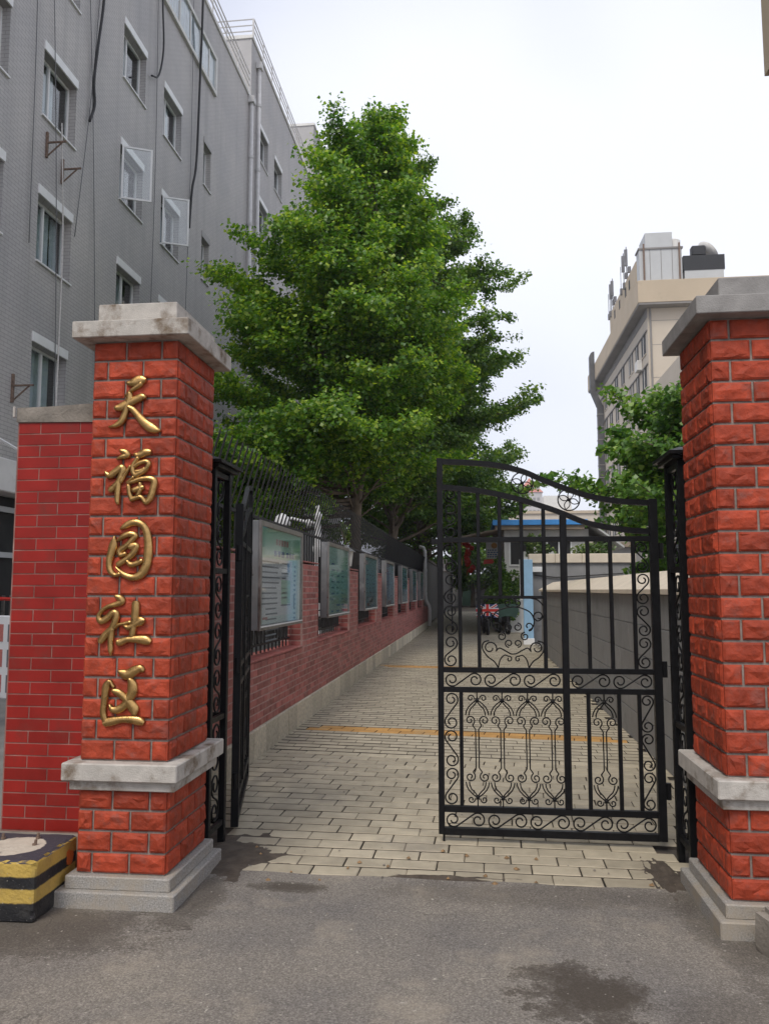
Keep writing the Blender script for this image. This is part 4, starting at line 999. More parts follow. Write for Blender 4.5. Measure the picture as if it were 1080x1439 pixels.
def tree(base, H, tr, z0, prof, nprim, nleaf, lsize, mat, label, seed, elev=(10, 45), curve=.25, tuft=.17, cat='tree', group=None, name='ginkgo_tree', lean=0., sub=9, zpow=1.0, extra=()):
    rr = random.Random(seed); t = empty(name, base, 0, label, cat, group)
    tk = MB(); n = 14; wob = [Vector((rr.uniform(-1, 1) * .05 * i ** .5, rr.uniform(-1, 1) * .05 * i ** .5, H * i / n)) for i in range(n + 1)]; wob[0].z = -.05
    for i, q in enumerate(wob): q.x += lean * (i / n) ** 1.3
    tk.tube(wob, [max(.012, tr * (1 - i / n) ** .85 + (tr * .35 if i == 0 else 0)) for i in range(n + 1)], 10); tk.build('trunk', 'bark', t, True)
    lb = MB(); C = []; Wt = []
    def at(z):
        k = min(n - 1, max(0, int(z / H * n))); f = z / H * n - k; return wob[k].lerp(wob[k + 1], f)
    jobs = []
    for i in range(nprim):
        z = z0 + (H * .985 - z0) * ((i + rr.uniform(0, 1)) / nprim) ** zpow; az = i * 2.39996 + rr.uniform(-.5, .5)
        jobs.append((z, az, prof(z, az) * rr.uniform(.62, 1.14) * (1 + .16 * mnoise.noise((math.cos(az) * 1.2, math.sin(az) * 1.2, z * .35 + seed))), None))
    for e in extra: jobs.append((e[0], e[1], e[2], e[3]))
    for z, az, L, el in jobs:
        e0 = R(rr.uniform(*elev)) if el is None else R(el); p = at(min(z, H * .98)).copy(); pts = [p.copy()]; m = 8
        dirv = Vector((math.cos(az) * math.cos(e0), math.sin(az) * math.cos(e0), math.sin(e0)))
        for k in range(m):
            dirv = (dirv + Vector((rr.uniform(-.12, .12), rr.uniform(-.12, .12), rr.uniform(-.08, .08) + (curve if k < 3 else -curve * .5) * .25))).normalized()
            p = p + dirv * (L / m); pts.append(p.copy())
        r0 = max(.012, tr * .28 * (L / 4.) * (1 - z / H * .4)); lb.tube(pts, [max(.004, r0 * (1 - k / m) ** .8) for k in range(m + 1)], 5)
        ns = max(3, int(sub * L / 3.5))
        for q in range(ns):
            s = .22 + .78 * (q + rr.random()) / ns; k = min(m - 1, int(s * m)); b = pts[k].lerp(pts[k + 1], s * m - k); dd = (pts[k + 1] - pts[k]).normalized()
            side = dd.cross(Vector((0, 0, 1))).normalized() * (1 if q % 2 else -1)
            v = (dd * rr.uniform(.35, .9) + side * rr.uniform(.4, 1.) + Vector((0, 0, rr.uniform(-.35, .45)))).normalized()
            l2 = L * rr.uniform(.16, .34) * (1.15 - .5 * s) + .12; tip = b + v * l2; lb.tube([b, b.lerp(tip, .5) + Vector((0, 0, .03)), tip], [.012, .008, .003], 3, False)
            nn = max(3, int(l2 / .11)); puff = rr.uniform(.25, 1.6)
            for j in range(nn):
                C.append(b.lerp(tip, .35 + .65 * (j + .6) / nn)); Wt.append((.4 + .6 * s) * puff)
        for j in range(int(L / .1)):
            s = .45 + .55 * rr.random(); k = min(m - 1, int(s * m)); C.append(pts[k].lerp(pts[k + 1], s * m - k)); Wt.append(.7)
    lb.build('limbs', 'bark', t, True)
    C = np.array([c[:] for c in C]); Wt = np.array(Wt); idx = RNG.choice(len(C), nleaf, p=Wt / Wt.sum())
    # tufts: each twig point carries a clump squashed vertically
    off = np.clip(RNG.normal(size=(nleaf, 3)), -2, 2) * np.array([tuft, tuft, tuft * .62]); P = C[idx] + off
    ax = at(H * .5); outw = P - np.array([ax.x, ax.y, 0]); outw[:, 2] = 0; outw /= (np.linalg.norm(outw, axis=1, keepdims=True) + .01)
    N = RNG.normal(size=(nleaf, 3)) * .55 + np.array([0, 0, .75]) + outw * .45
    leaves_mesh('crown', P, N, RNG.uniform(.7, 1.25, nleaf) * lsize, mat, t)
    return t
def gprof(rs):
    zs = [a for a, b in rs]; vs = [b for a, b in rs]
    return lambda z, az: float(np.interp(z, zs, vs))
left = math.pi
p1 = gprof([(3, 3.0), (4.5, 4.3), (6.5, 4.3), (9, 3.5), (11.5, 2.4), (13.5, 1.2), (15, .35)])
tree((-3.25, 21.2, 0), 14.75, .19, 3.4, lambda z, az: p1(z, az) * (.94 + .2 * math.cos(az - left)), 140, 185000, .105, 'ginkgo',
     'tall ginkgo tree with bright green leaves, trunk rising behind the display cases', 3, (12, 48), .3, .17, group='ginkgo trees behind the fence', lean=.75,
     extra=[(5.2, R(200), 4.6, 12), (6.6, R(215), 4.4, 15), (4.4, R(225), 3.9, 10), (8.6, R(205), 4.0, 22), (7.4, R(180), 4.3, 12), (4.2, R(260), 3.2, 8), (5.0, R(290), 3.0, 10)] + [(3.4 + .25 * q, R(175 + 17 * q), 4.5 - .12 * q, -8 + 1.5 * q) for q in range(7)] + [(4.0 + .3 * q, R(190 + 14 * q), 4.7 - .2 * q, -4) for q in range(5)] + [(3.6 + .2 * q, R(185 + 13 * q), 5.2, -10) for q in range(5)])
p2 = gprof([(3, 3.9), (6, 4.5), (9, 4.3), (12, 4.1), (15, 3.1), (17.5, 1.3), (18.8, .4)])
tree((-3.05, 29.0, 0), 18.4, .22, 3.2, p2, 140, 140000, .115, 'ginkgo2', 'darker ginkgo tree with feathery branches rising behind the nearest ginkgo', 8, (8, 42), .3, .15,
     group='ginkgo trees behind the fence', extra=[(6.2, R(-8), 5.6, 9), (6.5, R(5), 5.0, 12), (10.5, R(-15), 4.6, 25), (12.5, R(10), 4.0, 30), (8.5, R(0), 4.8, 18)])
tree((-2.75, 38.5, 0), 15.5, .22, 2.8, gprof([(2.5, 4.6), (6, 5.8), (10, 4.6), (15.5, .4)]), 80, 75000, .14, 'ginkgo2', 'dark leafy ginkgo tree third along the fence, its foliage hanging low', 15, (0, 35), .2, .18, group='ginkgo trees behind the fence',
     extra=[(3.6 + .5 * q, R(-40 + 16 * q), 4.6, 4) for q in range(6)] + [(4.8, R(-70), 4.2, 2), (5.6, R(-55), 4.6, 6)])
tree((-2.9, 49.0, 0), 14.5, .22, 2.5, gprof([(2.5, 5.2), (6, 6.2), (10, 4.0), (14.5, .4)]), 70, 45000, .17, 'ginkgo2', 'dark leafy ginkgo tree farthest along the alley behind the fence', 21, (0, 35), .2, .2, group='ginkgo trees behind the fence')
# broadleaf tree behind the grey wall
tree((3.95, 15.2, 0), 4.9, .11, 1.5, gprof([(1.4, 1.9), (2.5, 2.3), (3.6, 2.0), (4.5, 1.1), (5, .3)]), 66, 32000, .105, 'broad', 'broadleaf tree with pointed leaves behind the grey wall coping', 31, (10, 50), .3, .12, name='broadleaf_tree', sub=16)
tree((-.4, 76, 0), 9.5, .2, 1.2, gprof([(1, 4.2), (4, 4.6), (7, 3.0), (9.5, .4)]), 50, 22000, .22, 'ginkgo2', 'dark round tree closing the view at the far end of the alley', 41, (0, 40), .2, .25, name='roadside_tree')
# bushes and vines
def bush(name, c, r, n, ls, mat, label, cat='bush', group=None):
    o = empty(name, (c[0], c[1], max(0, c[2] - r[2])), 0, label, cat, group); P = RNG.normal(size=(n, 3)); P /= np.linalg.norm(P, axis=1, keepdims=True); P *= (RNG.uniform(.35, 1, n) ** .5)[:, None]
    k = RNG.integers(0, 24, n); cl = RNG.normal(size=(24, 3)); cl /= np.linalg.norm(cl, axis=1, keepdims=True); cl *= RNG.uniform(.35, 1.1, (24, 1)); P = P * RNG.uniform(.2, .5, 24)[k][:, None] + cl[k] * .75
    st = MB()
    for i in range(7): st.tube([(0, 0, -.0), tuple(cl[i] * np.array(r) * .4 + np.array([0, 0, r[2] * .6])), tuple(cl[i] * np.array(r) * .8 + np.array([0, 0, r[2]]))], [.03, .02, .006], 4)
    st.build('stems', 'bark', o); P = P * np.array(r) + np.array([0, 0, r[2]]); N = RNG.normal(size=(n, 3)) * .6 + np.array([0, -.2, .8])
    leaves_mesh('foliage', P, N, RNG.uniform(.7, 1.3, n) * ls, mat, o); return o
bush('bush', (.98, 30.75, 1.5), (.72, .3, 1.25), 8000, .10, 'ginkgo2', 'dark leafy bush beside the pale blue post and scooters')
bush('climbing_plant', (2.3, 30.2, 3.1), (.55, .2, .8), 900, .11, 'vine', 'thin climbing plant in front of the white house wall', 'plant')
bush('climbing_plant', (3.6, 25.6, 2.85), (.8, .2, .32), 700, .10, 'vine', 'sprigs of weeds growing along the cream coping of the yard wall', 'plant')
bush('potted_shrub', (-.7, 37, 2.2), (.5, .5, .9), 1800, .10, 'ginkgo2', 'pale leafed shrub hanging below the red lanterns', 'shrub')
bush('weed_tuft', (-2.28, 13.9, 2.62), (.12, .2, .25), 160, .05, 'vine', 'small yellowish sprig caught in the iron fence bars', 'plant')

# ------------------------------------------------------------------ grey building on the left
BX = -9.5
gb = empty('grey_building', (BX, 25, 0), 0, 'long grey tiled five-storey building with white window heads behind the trees', 'building')
def gput(mb, name, m, parent=None, **k):
    mb.v = [(a - BX, b - 25, c) for a, b, c in mb.v]; return mb.build(name, m, parent or gb, **k)
levels = [(2.15, 3.86), (5.45, 7.18), (8.80, 10.52), (12.16, 13.90), (15.66, 17.40)]
levels = [(a, b - .22) for a, b in levels]       # glazed opening; lintel above
colsY = [(13.2, 14.67), (15.98, 17.45), (19.87, 21.36), (22.72, 24.22)]
holes = [(ya, yb, za, zb, 'w') for ya, yb in colsY for za, zb in levels]
holes += [(26.36, 27.14, za + .15, zb, 'n') for za, zb in ((8.90, 10.4), (12.36, 14.0), (15.82, 17.5))]
holes += [(9.6, 11.0, za, zb, 'w') for za, zb in levels]
def facade(name, y0, y1, z0, z1, holes, mat):
    ys = sorted({y0, y1, *[h[0] for h in holes], *[h[1] for h in holes]}); zs = sorted({z0, z1, *[h[2] for h in holes], *[h[3] for h in holes]}); mb = MB()
    for a, b in zip(ys, ys[1:]):
        for c, d_ in zip(zs, zs[1:]):
            if any(h[0] <= a + 1e-6 and b <= h[1] + 1e-6 and h[2] <= c + 1e-6 and d_ <= h[3] + 1e-6 for h in holes): continue
            mb.add([(BX, a, c), (BX, b, c), (BX, b, d_), (BX, a, d_)], [(0, 1, 2, 3)])
    for h in holes:
        a, b, c, d_ = h[:4]; x2 = BX - .30
        mb.add([(BX, a, c), (BX, b, c), (BX, b, d_), (BX, a, d_), (x2, a, c), (x2, b, c), (x2, b, d_), (x2, a, d_)], [(0, 4, 5, 1), (1, 5, 6, 2), (2, 6, 7, 3), (3, 7, 4, 0)])
    return gput(mb, name, mat, fixn=False)
E1 = [(33.55, 35.02, 20.88, 22.36, 'w'), (36.2, 37.7, 20.88, 22.36, 'w'), (33.55, 35.02, 17.5, 18.98, 'w'), (36.2, 37.7, 17.5, 18.98, 'w'), (33.55, 35.02, 14.1, 15.6, 'w'), (36.2, 37.7, 14.1, 15.6, 'w')]
facade('wall', -6, 32.1, -.03, 22.7, holes, 'facade')
facade('wall', 32.1, 45.4, -.03, 25.6, E1, 'facade')
facade('wall', 45.4, 56, -.03, 29.6, [], 'facade_plain')
gput(MB().box(BX - 12, BX - .35, -6, 32.1, 22.2, 22.68), 'roof_deck', 'facade_plain'); gput(MB().box(BX - 12, BX - .002, 32.1, 32.4, 22.6, 25.6), 'end_wall', 'facade_plain')
gput(MB().box(BX - 12, BX - .35, 32.4, 45.4, 25.1, 25.58), 'roof_deck', 'facade_plain'); gput(MB().box(BX - 12, BX - .002, 45.4, 45.8, 20, 29.6), 'end_wall', 'facade_plain')
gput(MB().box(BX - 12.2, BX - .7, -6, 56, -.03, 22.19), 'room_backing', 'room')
for y0, y1, z in ((-6, 32.15, 22.7), (32.05, 45.45, 25.6), (45.35, 56, 29.6)):
    gput(MB().box(BX - .3, BX + .06, y0, y1, z - .002, z + .16, .01), 'parapet_coping', 'offwhite')
gput(MB().box(BX - 12, BX - .3, 32.05, 32.3, 25.6, 25.76), 'parapet_coping', 'offwhite'); gput(MB().box(BX - 12, BX - .3, 45.35, 45.6, 29.6, 29.76), 'parapet_coping', 'offwhite')
# roof railings
def railing(y0, y1, z, x=BX + .02):
    mb = MB()
    for h in (.35, .62, .9): mb.tube([(x, y0, z + h), (x, y1, z + h)], .028, 5)
    y = y0
    while y <= y1 + .01: mb.tube([(x, y, z), (x, y, z + .9)], .028, 5); y += (y1 - y0) / max(1, round((y1 - y0) / 1.6))
    gput(mb, 'roof_railing', 'pipe')
railing(14, 31.8, 22.85); railing(32.3, 45, 25.75)
mb = MB()
for h in (.35, .62, .9): mb.tube([(BX + .02, 32.3, 25.75 + h), (BX - 6, 32.3, 25.75 + h)], .028, 5)
for k in range(4): mb.tube([(BX - .02 - k * 1.6, 32.3, 25.75), (BX - .02 - k * 1.6, 32.3, 26.65)], .028, 5)
gput(mb, 'roof_railing', 'pipe')
def curtain_mesh(a, b, c, d_, x):
    mb = MB(); n = 14; vs = []
    for i in range(n + 1):
        y = a + (b - a) * i / n; dx = .035 * math.sin(i * 2.1 + a * 5); vs += [(x + dx, y, c), (x + dx, y, d_)]
    mb.add(vs, [(2 * i, 2 * i + 2, 2 * i + 3, 2 * i + 1) for i in range(n)]); return mb
for hi, (a, b, c, d_, kind) in enumerate(holes + E1):
    x = BX - .22; t = .055; nar = kind == 'n'
    f = MB(); f.box(x - .03, x + .03, a, a + t, c, d_); f.box(x - .03, x + .03, b - t, b, c, d_); f.box(x - .028, x + .028, a + t, b - t, c, c + t); f.box(x - .028, x + .028, a + t, b - t, d_ - t, d_)
    if not nar: m = a + (b - a) * (.38 if hi % 3 else .5); f.box(x - .026, x + .034, m - .03, m + .03, c + t, d_ - t)
    wn = gput(f, 'window', 'white')
    openw = kind == 'w' and abs(c - 12.16) < .1 and a in (19.87, 22.72)
    gput(MB().box(x - .006, x + .002, (a + t if not openw else (a + b) / 2), b - t, c + t, d_ - t), 'pane', 'glass', wn)
    rr = random.Random(hi)
    if not nar:
        w_ = rr.uniform(.6, .95) * (b - a)
        gput(curtain_mesh(a + .03, a + w_, c, d_, x - .14), 'curtain', 'curtain', wn, fixn=False, smooth=True)
        if rr.random() < .5: gput(curtain_mesh(b - .25, b - .02, c, d_, x - .16), 'curtain', 'curtain', wn, fixn=False, smooth=True)
    gput(MB().box(BX - .28, BX + .035, a - .02, b + .02, d_ + .004, d_ + .22, .004), 'lintel', 'white' if not nar else 'facade_plain', wn)
    gput(MB().box(BX - .26, BX + .05, a - .02, b + .02, c - .045, c - .002, .004), 'sill', 'white', wn)
    if openw:
        s = MB(); Wd, Hh = .80, d_ - c - .02
        s.box(0, .05, -.02, .02, 0, Hh); s.box(Wd - .05, Wd, -.02, .02, 0, Hh); s.box(.05, Wd - .05, -.018, .018, 0, .05); s.box(.05, Wd - .05, -.018, .018, Hh - .05, Hh)
        so_ = s.build('open_sash', 'white', wn, loc=(.03, a + .05 - 25, c + .01), rot=(0, 0, R(90 - 66)))
        MB().box(.05, Wd - .05, -.004, .004, .05, Hh - .05).build('pane', 'glass', so_)
# ribbon window below the roof
bz0, bz1 = 19.86, 21.37
rb = gput(MB().box(BX + .002, BX + .10, 12, 27.4, bz0, bz0 + .14).box(BX + .002, BX + .10, 12, 27.4, bz1 - .14, bz1).box(BX + .002, BX + .10, 27.25, 27.4, bz0 + .14, bz1 - .14), 'ribbon_window', 'offwhite')
y = 12.2
while y < 27:
    gput(MB().box(BX + .03, BX + .04, y + .04, y + .92, bz0 + .18, bz1 - .18), 'pane', 'glass', rb); gput(MB().box(BX + .02, BX + .06, y - .03, y + .03, bz0 + .14, bz1 - .14), 'mullion', 'offwhite', rb)
    gput(curtain_mesh(y + .04, y + .92, bz0 + .15, bz1 - .15, BX + .008), 'blind', 'curtain', rb, fixn=False); y += .96
# downpipes on the facade
for y, zt in ((31.83, 22.4), (32.95, 24.7)):
    pts = [(BX + .12, y, -.02), (BX + .12, y, zt)]; p_ = gput(MB().tube(pts, .085, 10), 'downpipe', 'pipe', smooth=True); gput(MB().box(BX + .0, BX + .26, y - .16, y + .16, zt, zt + .3, .01), 'hopper', 'pipe', p_)
    for z in range(2, int(zt), 3): gput(MB().lathe([(.087, -.06), (.102, -.06), (.102, .06), (.087, .06)], (BX + .12, y, z), 12), 'collar', 'pipe', p_)
# entrance corner seen past the wing wall
en = empty('entrance_porch', (-8.9, 13.6, 0), 0, 'pale flat-roofed entrance porch with dark glazed door below the grey facade', 'porch')
MB().box(-.6, .55, -2.5, 1.4, 3.35, 3.95, .02).build('canopy', 'offwhite', en); MB().tube([(.62, -2.4, 4.5), (.62, .4, 4.08), (.62, 1.4, 3.9)], .035, 6).build('canopy_rail', 'white', en)
MB().box(-.58, .1, -2.4, 1.3, -.03, 3.34).build('door_wall', 'recess', en)
for z in (1.0, 2.25, 3.1): MB().box(.1, .16, -2.4, 1.3, z - .05, z + .05).build('door_frame', 'panel', en)
MB().box(.17, .19, -.6, .25, 2.35, 2.85).build('red_plaque', 'red', en); MB().box(.17, .18, -.1, .2, 1.6, 2.15).build('paper_notice', 'paper', en)
for y in np.arange(-1.5, .8, .22): MB().box(.7, .74, y, y + .04, .2, 1.5).build('baluster', 'steel', en)
MB().tube([(.72, -2, 1.5), (.72, .9, 1.4)], .035, 6).build('handrail', 'red', en)
nb_ = empty('notice_board', (-5.55, 8.95, 0), R(-20), 'white outdoor notice board with coloured print beyond the wing wall', 'notice board')
MB().box(-.7, .55, -.03, .03, .35, 1.3, .01).build('board', 'paper', nb_)
for k in range(9): MB().box(-.6 + (k % 3) * .38, -.3 + (k % 3) * .38, -.036, -.031, .42 + (k // 3) * .29, .62 + (k // 3) * .29).build('print', ('print_blue', 'print_red', 'print_dark')[k % 3], nb_)
for x in (-.6, .45): MB().box(x - .03, x + .03, .03, .08, -.03, 1.35).build('post', 'steel', nb_)

# cables, ropes and brackets hanging on the facade
def strand(name, pts, r, m, label, cat='cable', group='cables hanging on the grey facade'):
    o = MB().tube([tuple(p) for p in spline(pts, 6)], r, 6).build(name, m, None, True); return tag(o, label, cat, group)
X = BX + .12
strand('cable', [(X, 18.55, 19), (X, 18.41, 16.73), (X, 18.2, 15.4), (X, 18.05, 14.3), (X, 18.12, 13.7), (X, 17.9, 13.14)], .035, 'cable', 'thick black cable ending loose between two columns of windows')
strand('cable', [(X, 25.5, 24), (X + .1, 25.35, 22.1), (X, 25.5, 19), (X, 25.35, 16.2), (X, 25.0, 15), (X, 24.82, 13.6)], .04, 'cable', 'longest black cable, hanging across the ribbon window')
strand('cable', [(X, 22.2, 21), (X, 22.14, 19.64), (X, 22.3, 18.2), (X, 22.0, 17.1), (X, 21.47, 16.73)], .028, 'cable', 'short black cable with a loose curled end beside a window')
WL = ('between the rope and the outermost windows', 'slanting from the first window column towards the second', 'running straight down before the third window column', 'crossing the windows of the first full column', 'below the thick loose black cable', 'close beside the longest black cable')
for k, (ya, za, yb, zb) in enumerate(((15.2, 20, 15.6, 9), (17.35, 20, 18.8, 6.5), (21.9, 21, 22.0, 8), (16.0, 17, 17.0, 4), (18.4, 18, 17.5, 10), (24.9, 22, 24.8, 10))):
    strand('wire', [(BX + .06, ya, za), (BX + .07, (ya + yb) / 2 + .1, (za + zb) / 2), (BX + .06, yb, zb)], .010, 'wire', 'thin grey wire on the facade ' + WL[k], 'wire', 'thin wires on the grey facade')
strand('rope', [(BX + .3, 16.3, 12.1), (BX + .6, 16.0, 9.0), (BX + 1.2, 14.9, 4.0)], 0.015, 'rope', 'pale rope slanting down from the rusty bracket past the windows', 'rope', 'ropes on the grey facade')
def bracket(y, z, label):
    b_ = empty('wall_bracket', (BX, y, z), 0, label, 'bracket', 'rusty brackets on the grey facade')
    MB().box(.002, .05, -.03, .03, -.35, .25, .004).build('plate', 'rust', b_); MB().bar((.03, 0, 0), (.48, 0, .0), .035).build('arm', 'rust', b_); MB().bar((.03, 0, -.32), (.4, 0, 0), .025).build('strut', 'rust', b_)
bracket(16.2, 11.6, 'rusty angle bracket below a window head, beside the rope'); bracket(16.9, 11.35, 'rusty angle bracket with pale pole stub next to the other bracket'); bracket(15.3, 5.8, 'dark triangular bracket low on the facade above the wing wall')

# ------------------------------------------------------------------ cream building on the right
cb = empty('cream_building', (15, 74, 0), 0, 'cream multi-storey building with deep projecting parapet behind the right pillar', 'building')
def cput(mb, name, m, parent=None): mb.v = [(a - 15, b - 74, c) for a, b, c in mb.v]; return mb.build(name, m, parent or cb)
cput(MB().box(16.0, 40, 75.0, 106.5, -.03, 27.7), 'wall', 'cream')
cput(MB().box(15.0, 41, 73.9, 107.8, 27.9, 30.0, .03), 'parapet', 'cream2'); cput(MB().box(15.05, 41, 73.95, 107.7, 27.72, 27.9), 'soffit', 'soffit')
cput(MB().box(15.95, 16.0, 75.0, 106.5, 26.9, 27.72), 'cornice_strip', 'soffit')
# upper block on the parapet and roof plant
cput(MB().box(15.3, 18.8, 76, 91, 30.0, 32.7), 'roof_kerb', 'cream2')
for y in (79, 81, 84.5, 87.5): cput(MB().box(15.27, 15.3, y, y + .6, 31.2, 32.1), 'roof_window', 'recess')
for fl in range(7):
    zt = 25.6 - fl * 3.17
    for ya, yb in ((76.0, 78.0), (79.4, 80.9), (82.2, 83.1), (83.6, 84.5), (87.0, 89.0), (91, 93), (95, 97), (98.8, 100.6), (103.2, 105.2)):
        wn = cput(MB().box(15.985, 15.998, ya, yb, zt - 1.9, zt), 'window', 'recess')
        cput(MB().box(15.93, 15.997, ya - .05, yb + .05, zt - 2.0, zt - 1.9), 'sill', 'cream', wn)
        cput(MB().box(15.95, 15.984, (ya + yb) / 2 - .05, (ya + yb) / 2 + .05, zt - 1.9, zt), 'mullion', 'offwhite', wn)
    cput(MB().box(15.90, 15.999, 75.2, 106.2, zt + .02, zt + .16), 'string_course', 'soffit')
for z in (24.2, 21.1, 26.5): cput(MB().box(16.2, 40, 74.985, 74.999, z, z + .04), 'panel_joint', 'soffit')
cput(MB().tube([(16.25, 74.9, 29.9), (16.25, 74.9, 20)], .09, 6), 'conduit', 'soffit')
cput(MB().box(15.5, 16.0, 77.8, 79.0, 22.6, 23.6, .05), 'air_conditioner', 'offwhite')
# black duct on the far end of the side face
dk = cput(MB().box(15.25, 15.94, 101.2, 102.2, 8, 24.4), 'duct', 'duct')
cput(MB().add([(15.25, 101.2, 24.4), (15.94, 101.2, 24.4), (15.94, 102.2, 24.4), (15.25, 102.2, 24.4), (14.4, 101.2, 26.6), (14.98, 101.2, 26.6), (14.98, 102.2, 26.6), (14.4, 102.2, 26.6)], [(0, 1, 5, 4), (1, 2, 6, 5), (2, 3, 7, 6), (3, 0, 4, 7)]), 'duct_bend', 'duct', dk)
cput(MB().box(14.4, 14.98, 101.2, 102.2, 26.6, 31.0).prism([(14.4, 31.0), (14.98, 31.0), (14.98, 31.5), (14.7, 31.45), (14.5, 31.25)], 101.2, 102.2, 'y'), 'duct_top', 'duct', dk)
for z in np.arange(9, 24, 1.6): cput(MB().box(15.2, 15.97, 101.15, 102.25, z, z + .12), 'duct_flange', 'soffit', dk)
# roof machinery
cput(MB().box(15.35, 19.2, 74.6, 75.9, 30.0, 33.2), 'plant_room', 'panel'); cput(MB().box(15.25, 19.3, 74.5, 76.0, 33.2, 33.36), 'plant_room_roof', 'soffit')
for x in (16.3, 17.3, 18.3): cput(MB().box(x, x + .04, 74.57, 74.6, 30.05, 33.2), 'panel_seam', 'soffit')
for x in (15.75, 18.95): cput(MB().box(x - .07, x + .07, 74.42, 74.56, 30.0, 33.7), 'steel_prop', 'rust')
cput(MB().prism([(15.95, 33.36), (18.4, 33.36), (18.4, 34.85), (15.95, 34.85)], 74.7, 77.4, 'y'), 'air_handling_unit', 'panel')
cput(MB().lathe([(.0001, 0), (.55, 0), (.55, .85), (.3, 1.05), (.0001, 1.1)], (18.75, 75.4, 33.36), 14), 'round_tank', 'offwhite')
cput(MB().box(19.5, 23.0, 75, 75.9, 30.0, 31.2), 'tank_base', 'panel'); cput(MB().box(19.4, 23.1, 74.95, 75.95, 31.2, 32.6), 'black_tank', 'black'); cput(MB().box(20.2, 21.5, 75.0, 75.8, 32.6, 33.6, .12), 'tank_lid', 'black')
ds = MB(); ds.lathe([(.0001, 0), (.5, .06), (.9, .2), (1.2, .42), (1.18, .46), (.86, .25), (.5, .1), (.0001, .05)], n=20); ds.tube([(0, 0, 0), (0, 0, .9)], .02, 5); o = ds.build('satellite_dish', 'offwhite', cb, True, (6.7, 2.2, 33.1), (R(-8), R(48), 0))
MB().tube([(6.7, 2.2, 32.6), (6.7, 2.2, 33.2)], .08, 6).build('dish_mast', 'antenna', cb)
for k, (y, z) in enumerate(((81.0, 32.7), (82.6, 32.7), (89.4, 32.7), (90.4, 32.7))):
    mb = MB().tube([(15.4, y, z - .6), (15.4, y, z + 3.6)], .05, 5).box(15.2, 15.5, y - .12, y + .12, z + 1.6, z + 3.3).box(15.5, 15.8, y - .15, y + .15, z + .9, z + 1.5); cput(mb, 'antenna', 'antenna')
    cput(MB().tube([(15.2, y + .6, z - .6), (15.2, y + .6, z + 2.4)], .035, 5).box(15.1, 15.35, y + .45, y + .75, z - .6, z + .05), 'antenna_mast', 'antenna')
# lower wing of the same style, nearer
lw = empty('cream_wing', (15, 60, 0), 0, 'lower cream wing with projecting eave in front of the taller cream building', 'building')
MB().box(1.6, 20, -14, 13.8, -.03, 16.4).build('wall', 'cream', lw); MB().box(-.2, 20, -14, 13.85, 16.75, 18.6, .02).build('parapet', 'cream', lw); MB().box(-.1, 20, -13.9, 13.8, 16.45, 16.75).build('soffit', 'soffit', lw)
for fl in range(4):
    for k in range(9):
        wn = MB().box(1.57, 1.598, -12.6 + k * 3, -11.3 + k * 3, 13.6 - fl * 3.2, 15.5 - fl * 3.2).build('window', 'recess', lw); MB().box(1.5, 1.597, -12.7 + k * 3, -11.2 + k * 3, 13.5 - fl * 3.2, 13.6 - fl * 3.2).build('sill', 'cream', wn)

# building corner at the right edge of the view
rc = empty('corner_building', (2.93, 6.5, 0), 0, 'tall tan building rising beyond the right pillar, dark below its projecting storey', 'building')
MB().box(.06, 8, -1.0, 1.5, -.03, 6.75).build('lower_wall', 'rust', rc); MB().box(0, 8, -1.05, 1.52, 6.75, 14).build('upper_wall', 'cream2', rc)

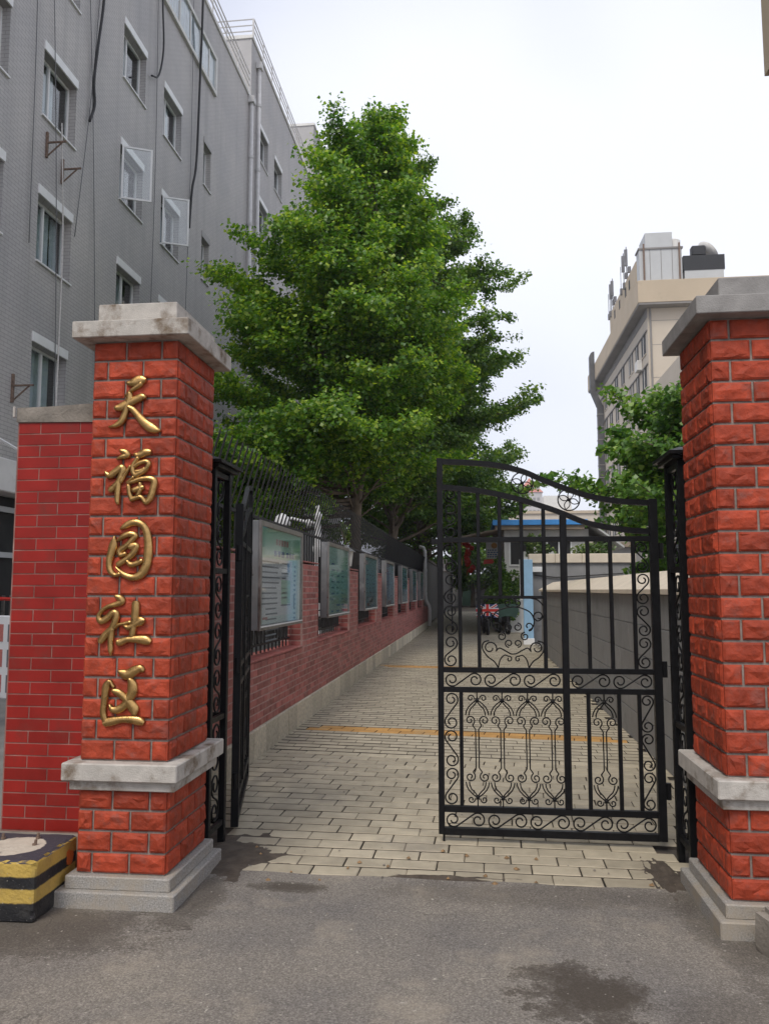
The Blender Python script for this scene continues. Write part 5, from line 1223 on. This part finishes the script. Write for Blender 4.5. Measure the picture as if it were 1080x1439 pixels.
# ------------------------------------------------------------------ far alley end and skyline
ae = empty('alley_end_building', (-.5, 82, 0), 0, 'dim low building with pale eave closing the far end of the alley', 'building')
MB().box(-4, 3.5, 0, 5, -.03, 2.7).build('wall', 'soffit', ae); MB().box(-4.2, 3.7, -.6, 5, 2.7, 3.0).build('eave', 'offwhite', ae); MB().box(-1.0, .1, -.02, 0, .0, 2.2).build('door', 'green_box', ae)
rowb = empty('alley_side_building', (1.9, 55, 0), 0, 'dark low side building lining the right of the alley past the scooters', 'building')
MB().box(0, 5, -20, 24, -.03, 3.4).build('wall', 'soffit', rowb); MB().box(-.4, 5.2, -20.2, 24, 3.4, 3.6).build('roof', 'tarp', rowb)
lowr = empty('alley_left_building', (-2.4, 58, 0), 0, 'dark wall lining the left of the alley past the downpipe', 'wall')
MB().box(-.3, 0, -22.4, 23, -.03, 3.0).build('wall', 'soffit', lowr); MB().box(-.36, .06, -22.4, 23, 3.0, 3.12).build('coping', 'concrete', lowr)
tw = empty('tower_block', (29, 420, 0), 0, 'hazy stepped tower block with salmon pitched roof on the skyline', 'building')
MB().box(-7, 5, 0, 14, 0, 52).build('wall', 'tower', tw); MB().box(5, 9, 2, 14, 0, 43).build('wing', 'tower', tw); MB().box(-3.5, 4, 1, 12, 52, 55).build('attic', 'tower', tw)
MB().add([(-7.5, -.5, 52), (5.5, -.5, 52), (5.5, 14.5, 52), (-7.5, 14.5, 52), (-1, 7, 60.5)], [(3, 2, 1, 0), (0, 1, 4), (1, 2, 4), (2, 3, 4), (3, 0, 4)]).build('roof', 'tower_roof', tw)
for fl in range(9):
    for k in range(5): MB().box(-6 + k * 2.1, -4.8 + k * 2.1, -.06, .0, 22 + fl * 3.2, 23.6 + fl * 3.2).build('window', 'soffit', tw)
ap = empty('beige_apartment', (17, 180, 0), 0, 'flat-roofed beige apartment block seen above the blue roof', 'building')
MB().box(-14, 12, 0, 12, -.03, 18.4).build('wall', 'cream', ap); MB().box(-2, 4, 1, 8, 18.4, 22.5).build('stair_head', 'offwhite', ap); MB().box(-14.4, 12.4, -.4, 12, 18.4, 19.0).build('parapet', 'cream2', ap)
for fl in range(4):
    for k in range(8):
        wn = MB().box(-13 + k * 3.1, -11.3 + k * 3.1, -.05, .0, 15.3 - fl * 3.1, 17 - fl * 3.1).build('window', 'recess', ap); MB().box(-13.1 + k * 3.1, -11.2 + k * 3.1, -.2, -.051, 15.1 - fl * 3.1, 15.3 - fl * 3.1).build('sill', 'offwhite', wn)

HAZE = True
if HAZE:
    hz = MB().box(-920, 920, -60, 1420, -1.5, 75).build('haze', 'paper'); tag(hz, 'pale summer haze over the whole scene', 'haze', kind='stuff')
    b = NB('haze air'); b.t.nodes.remove(b.p); vol = b.n('ShaderNodeVolumePrincipled'); vol.inputs['Color'].default_value = (.9, .93, 1, 1); vol.inputs['Density'].default_value = .0005
    b.l(vol.outputs[0], b.o.inputs['Volume']); hz.data.materials.clear(); hz.data.materials.append(b.m)
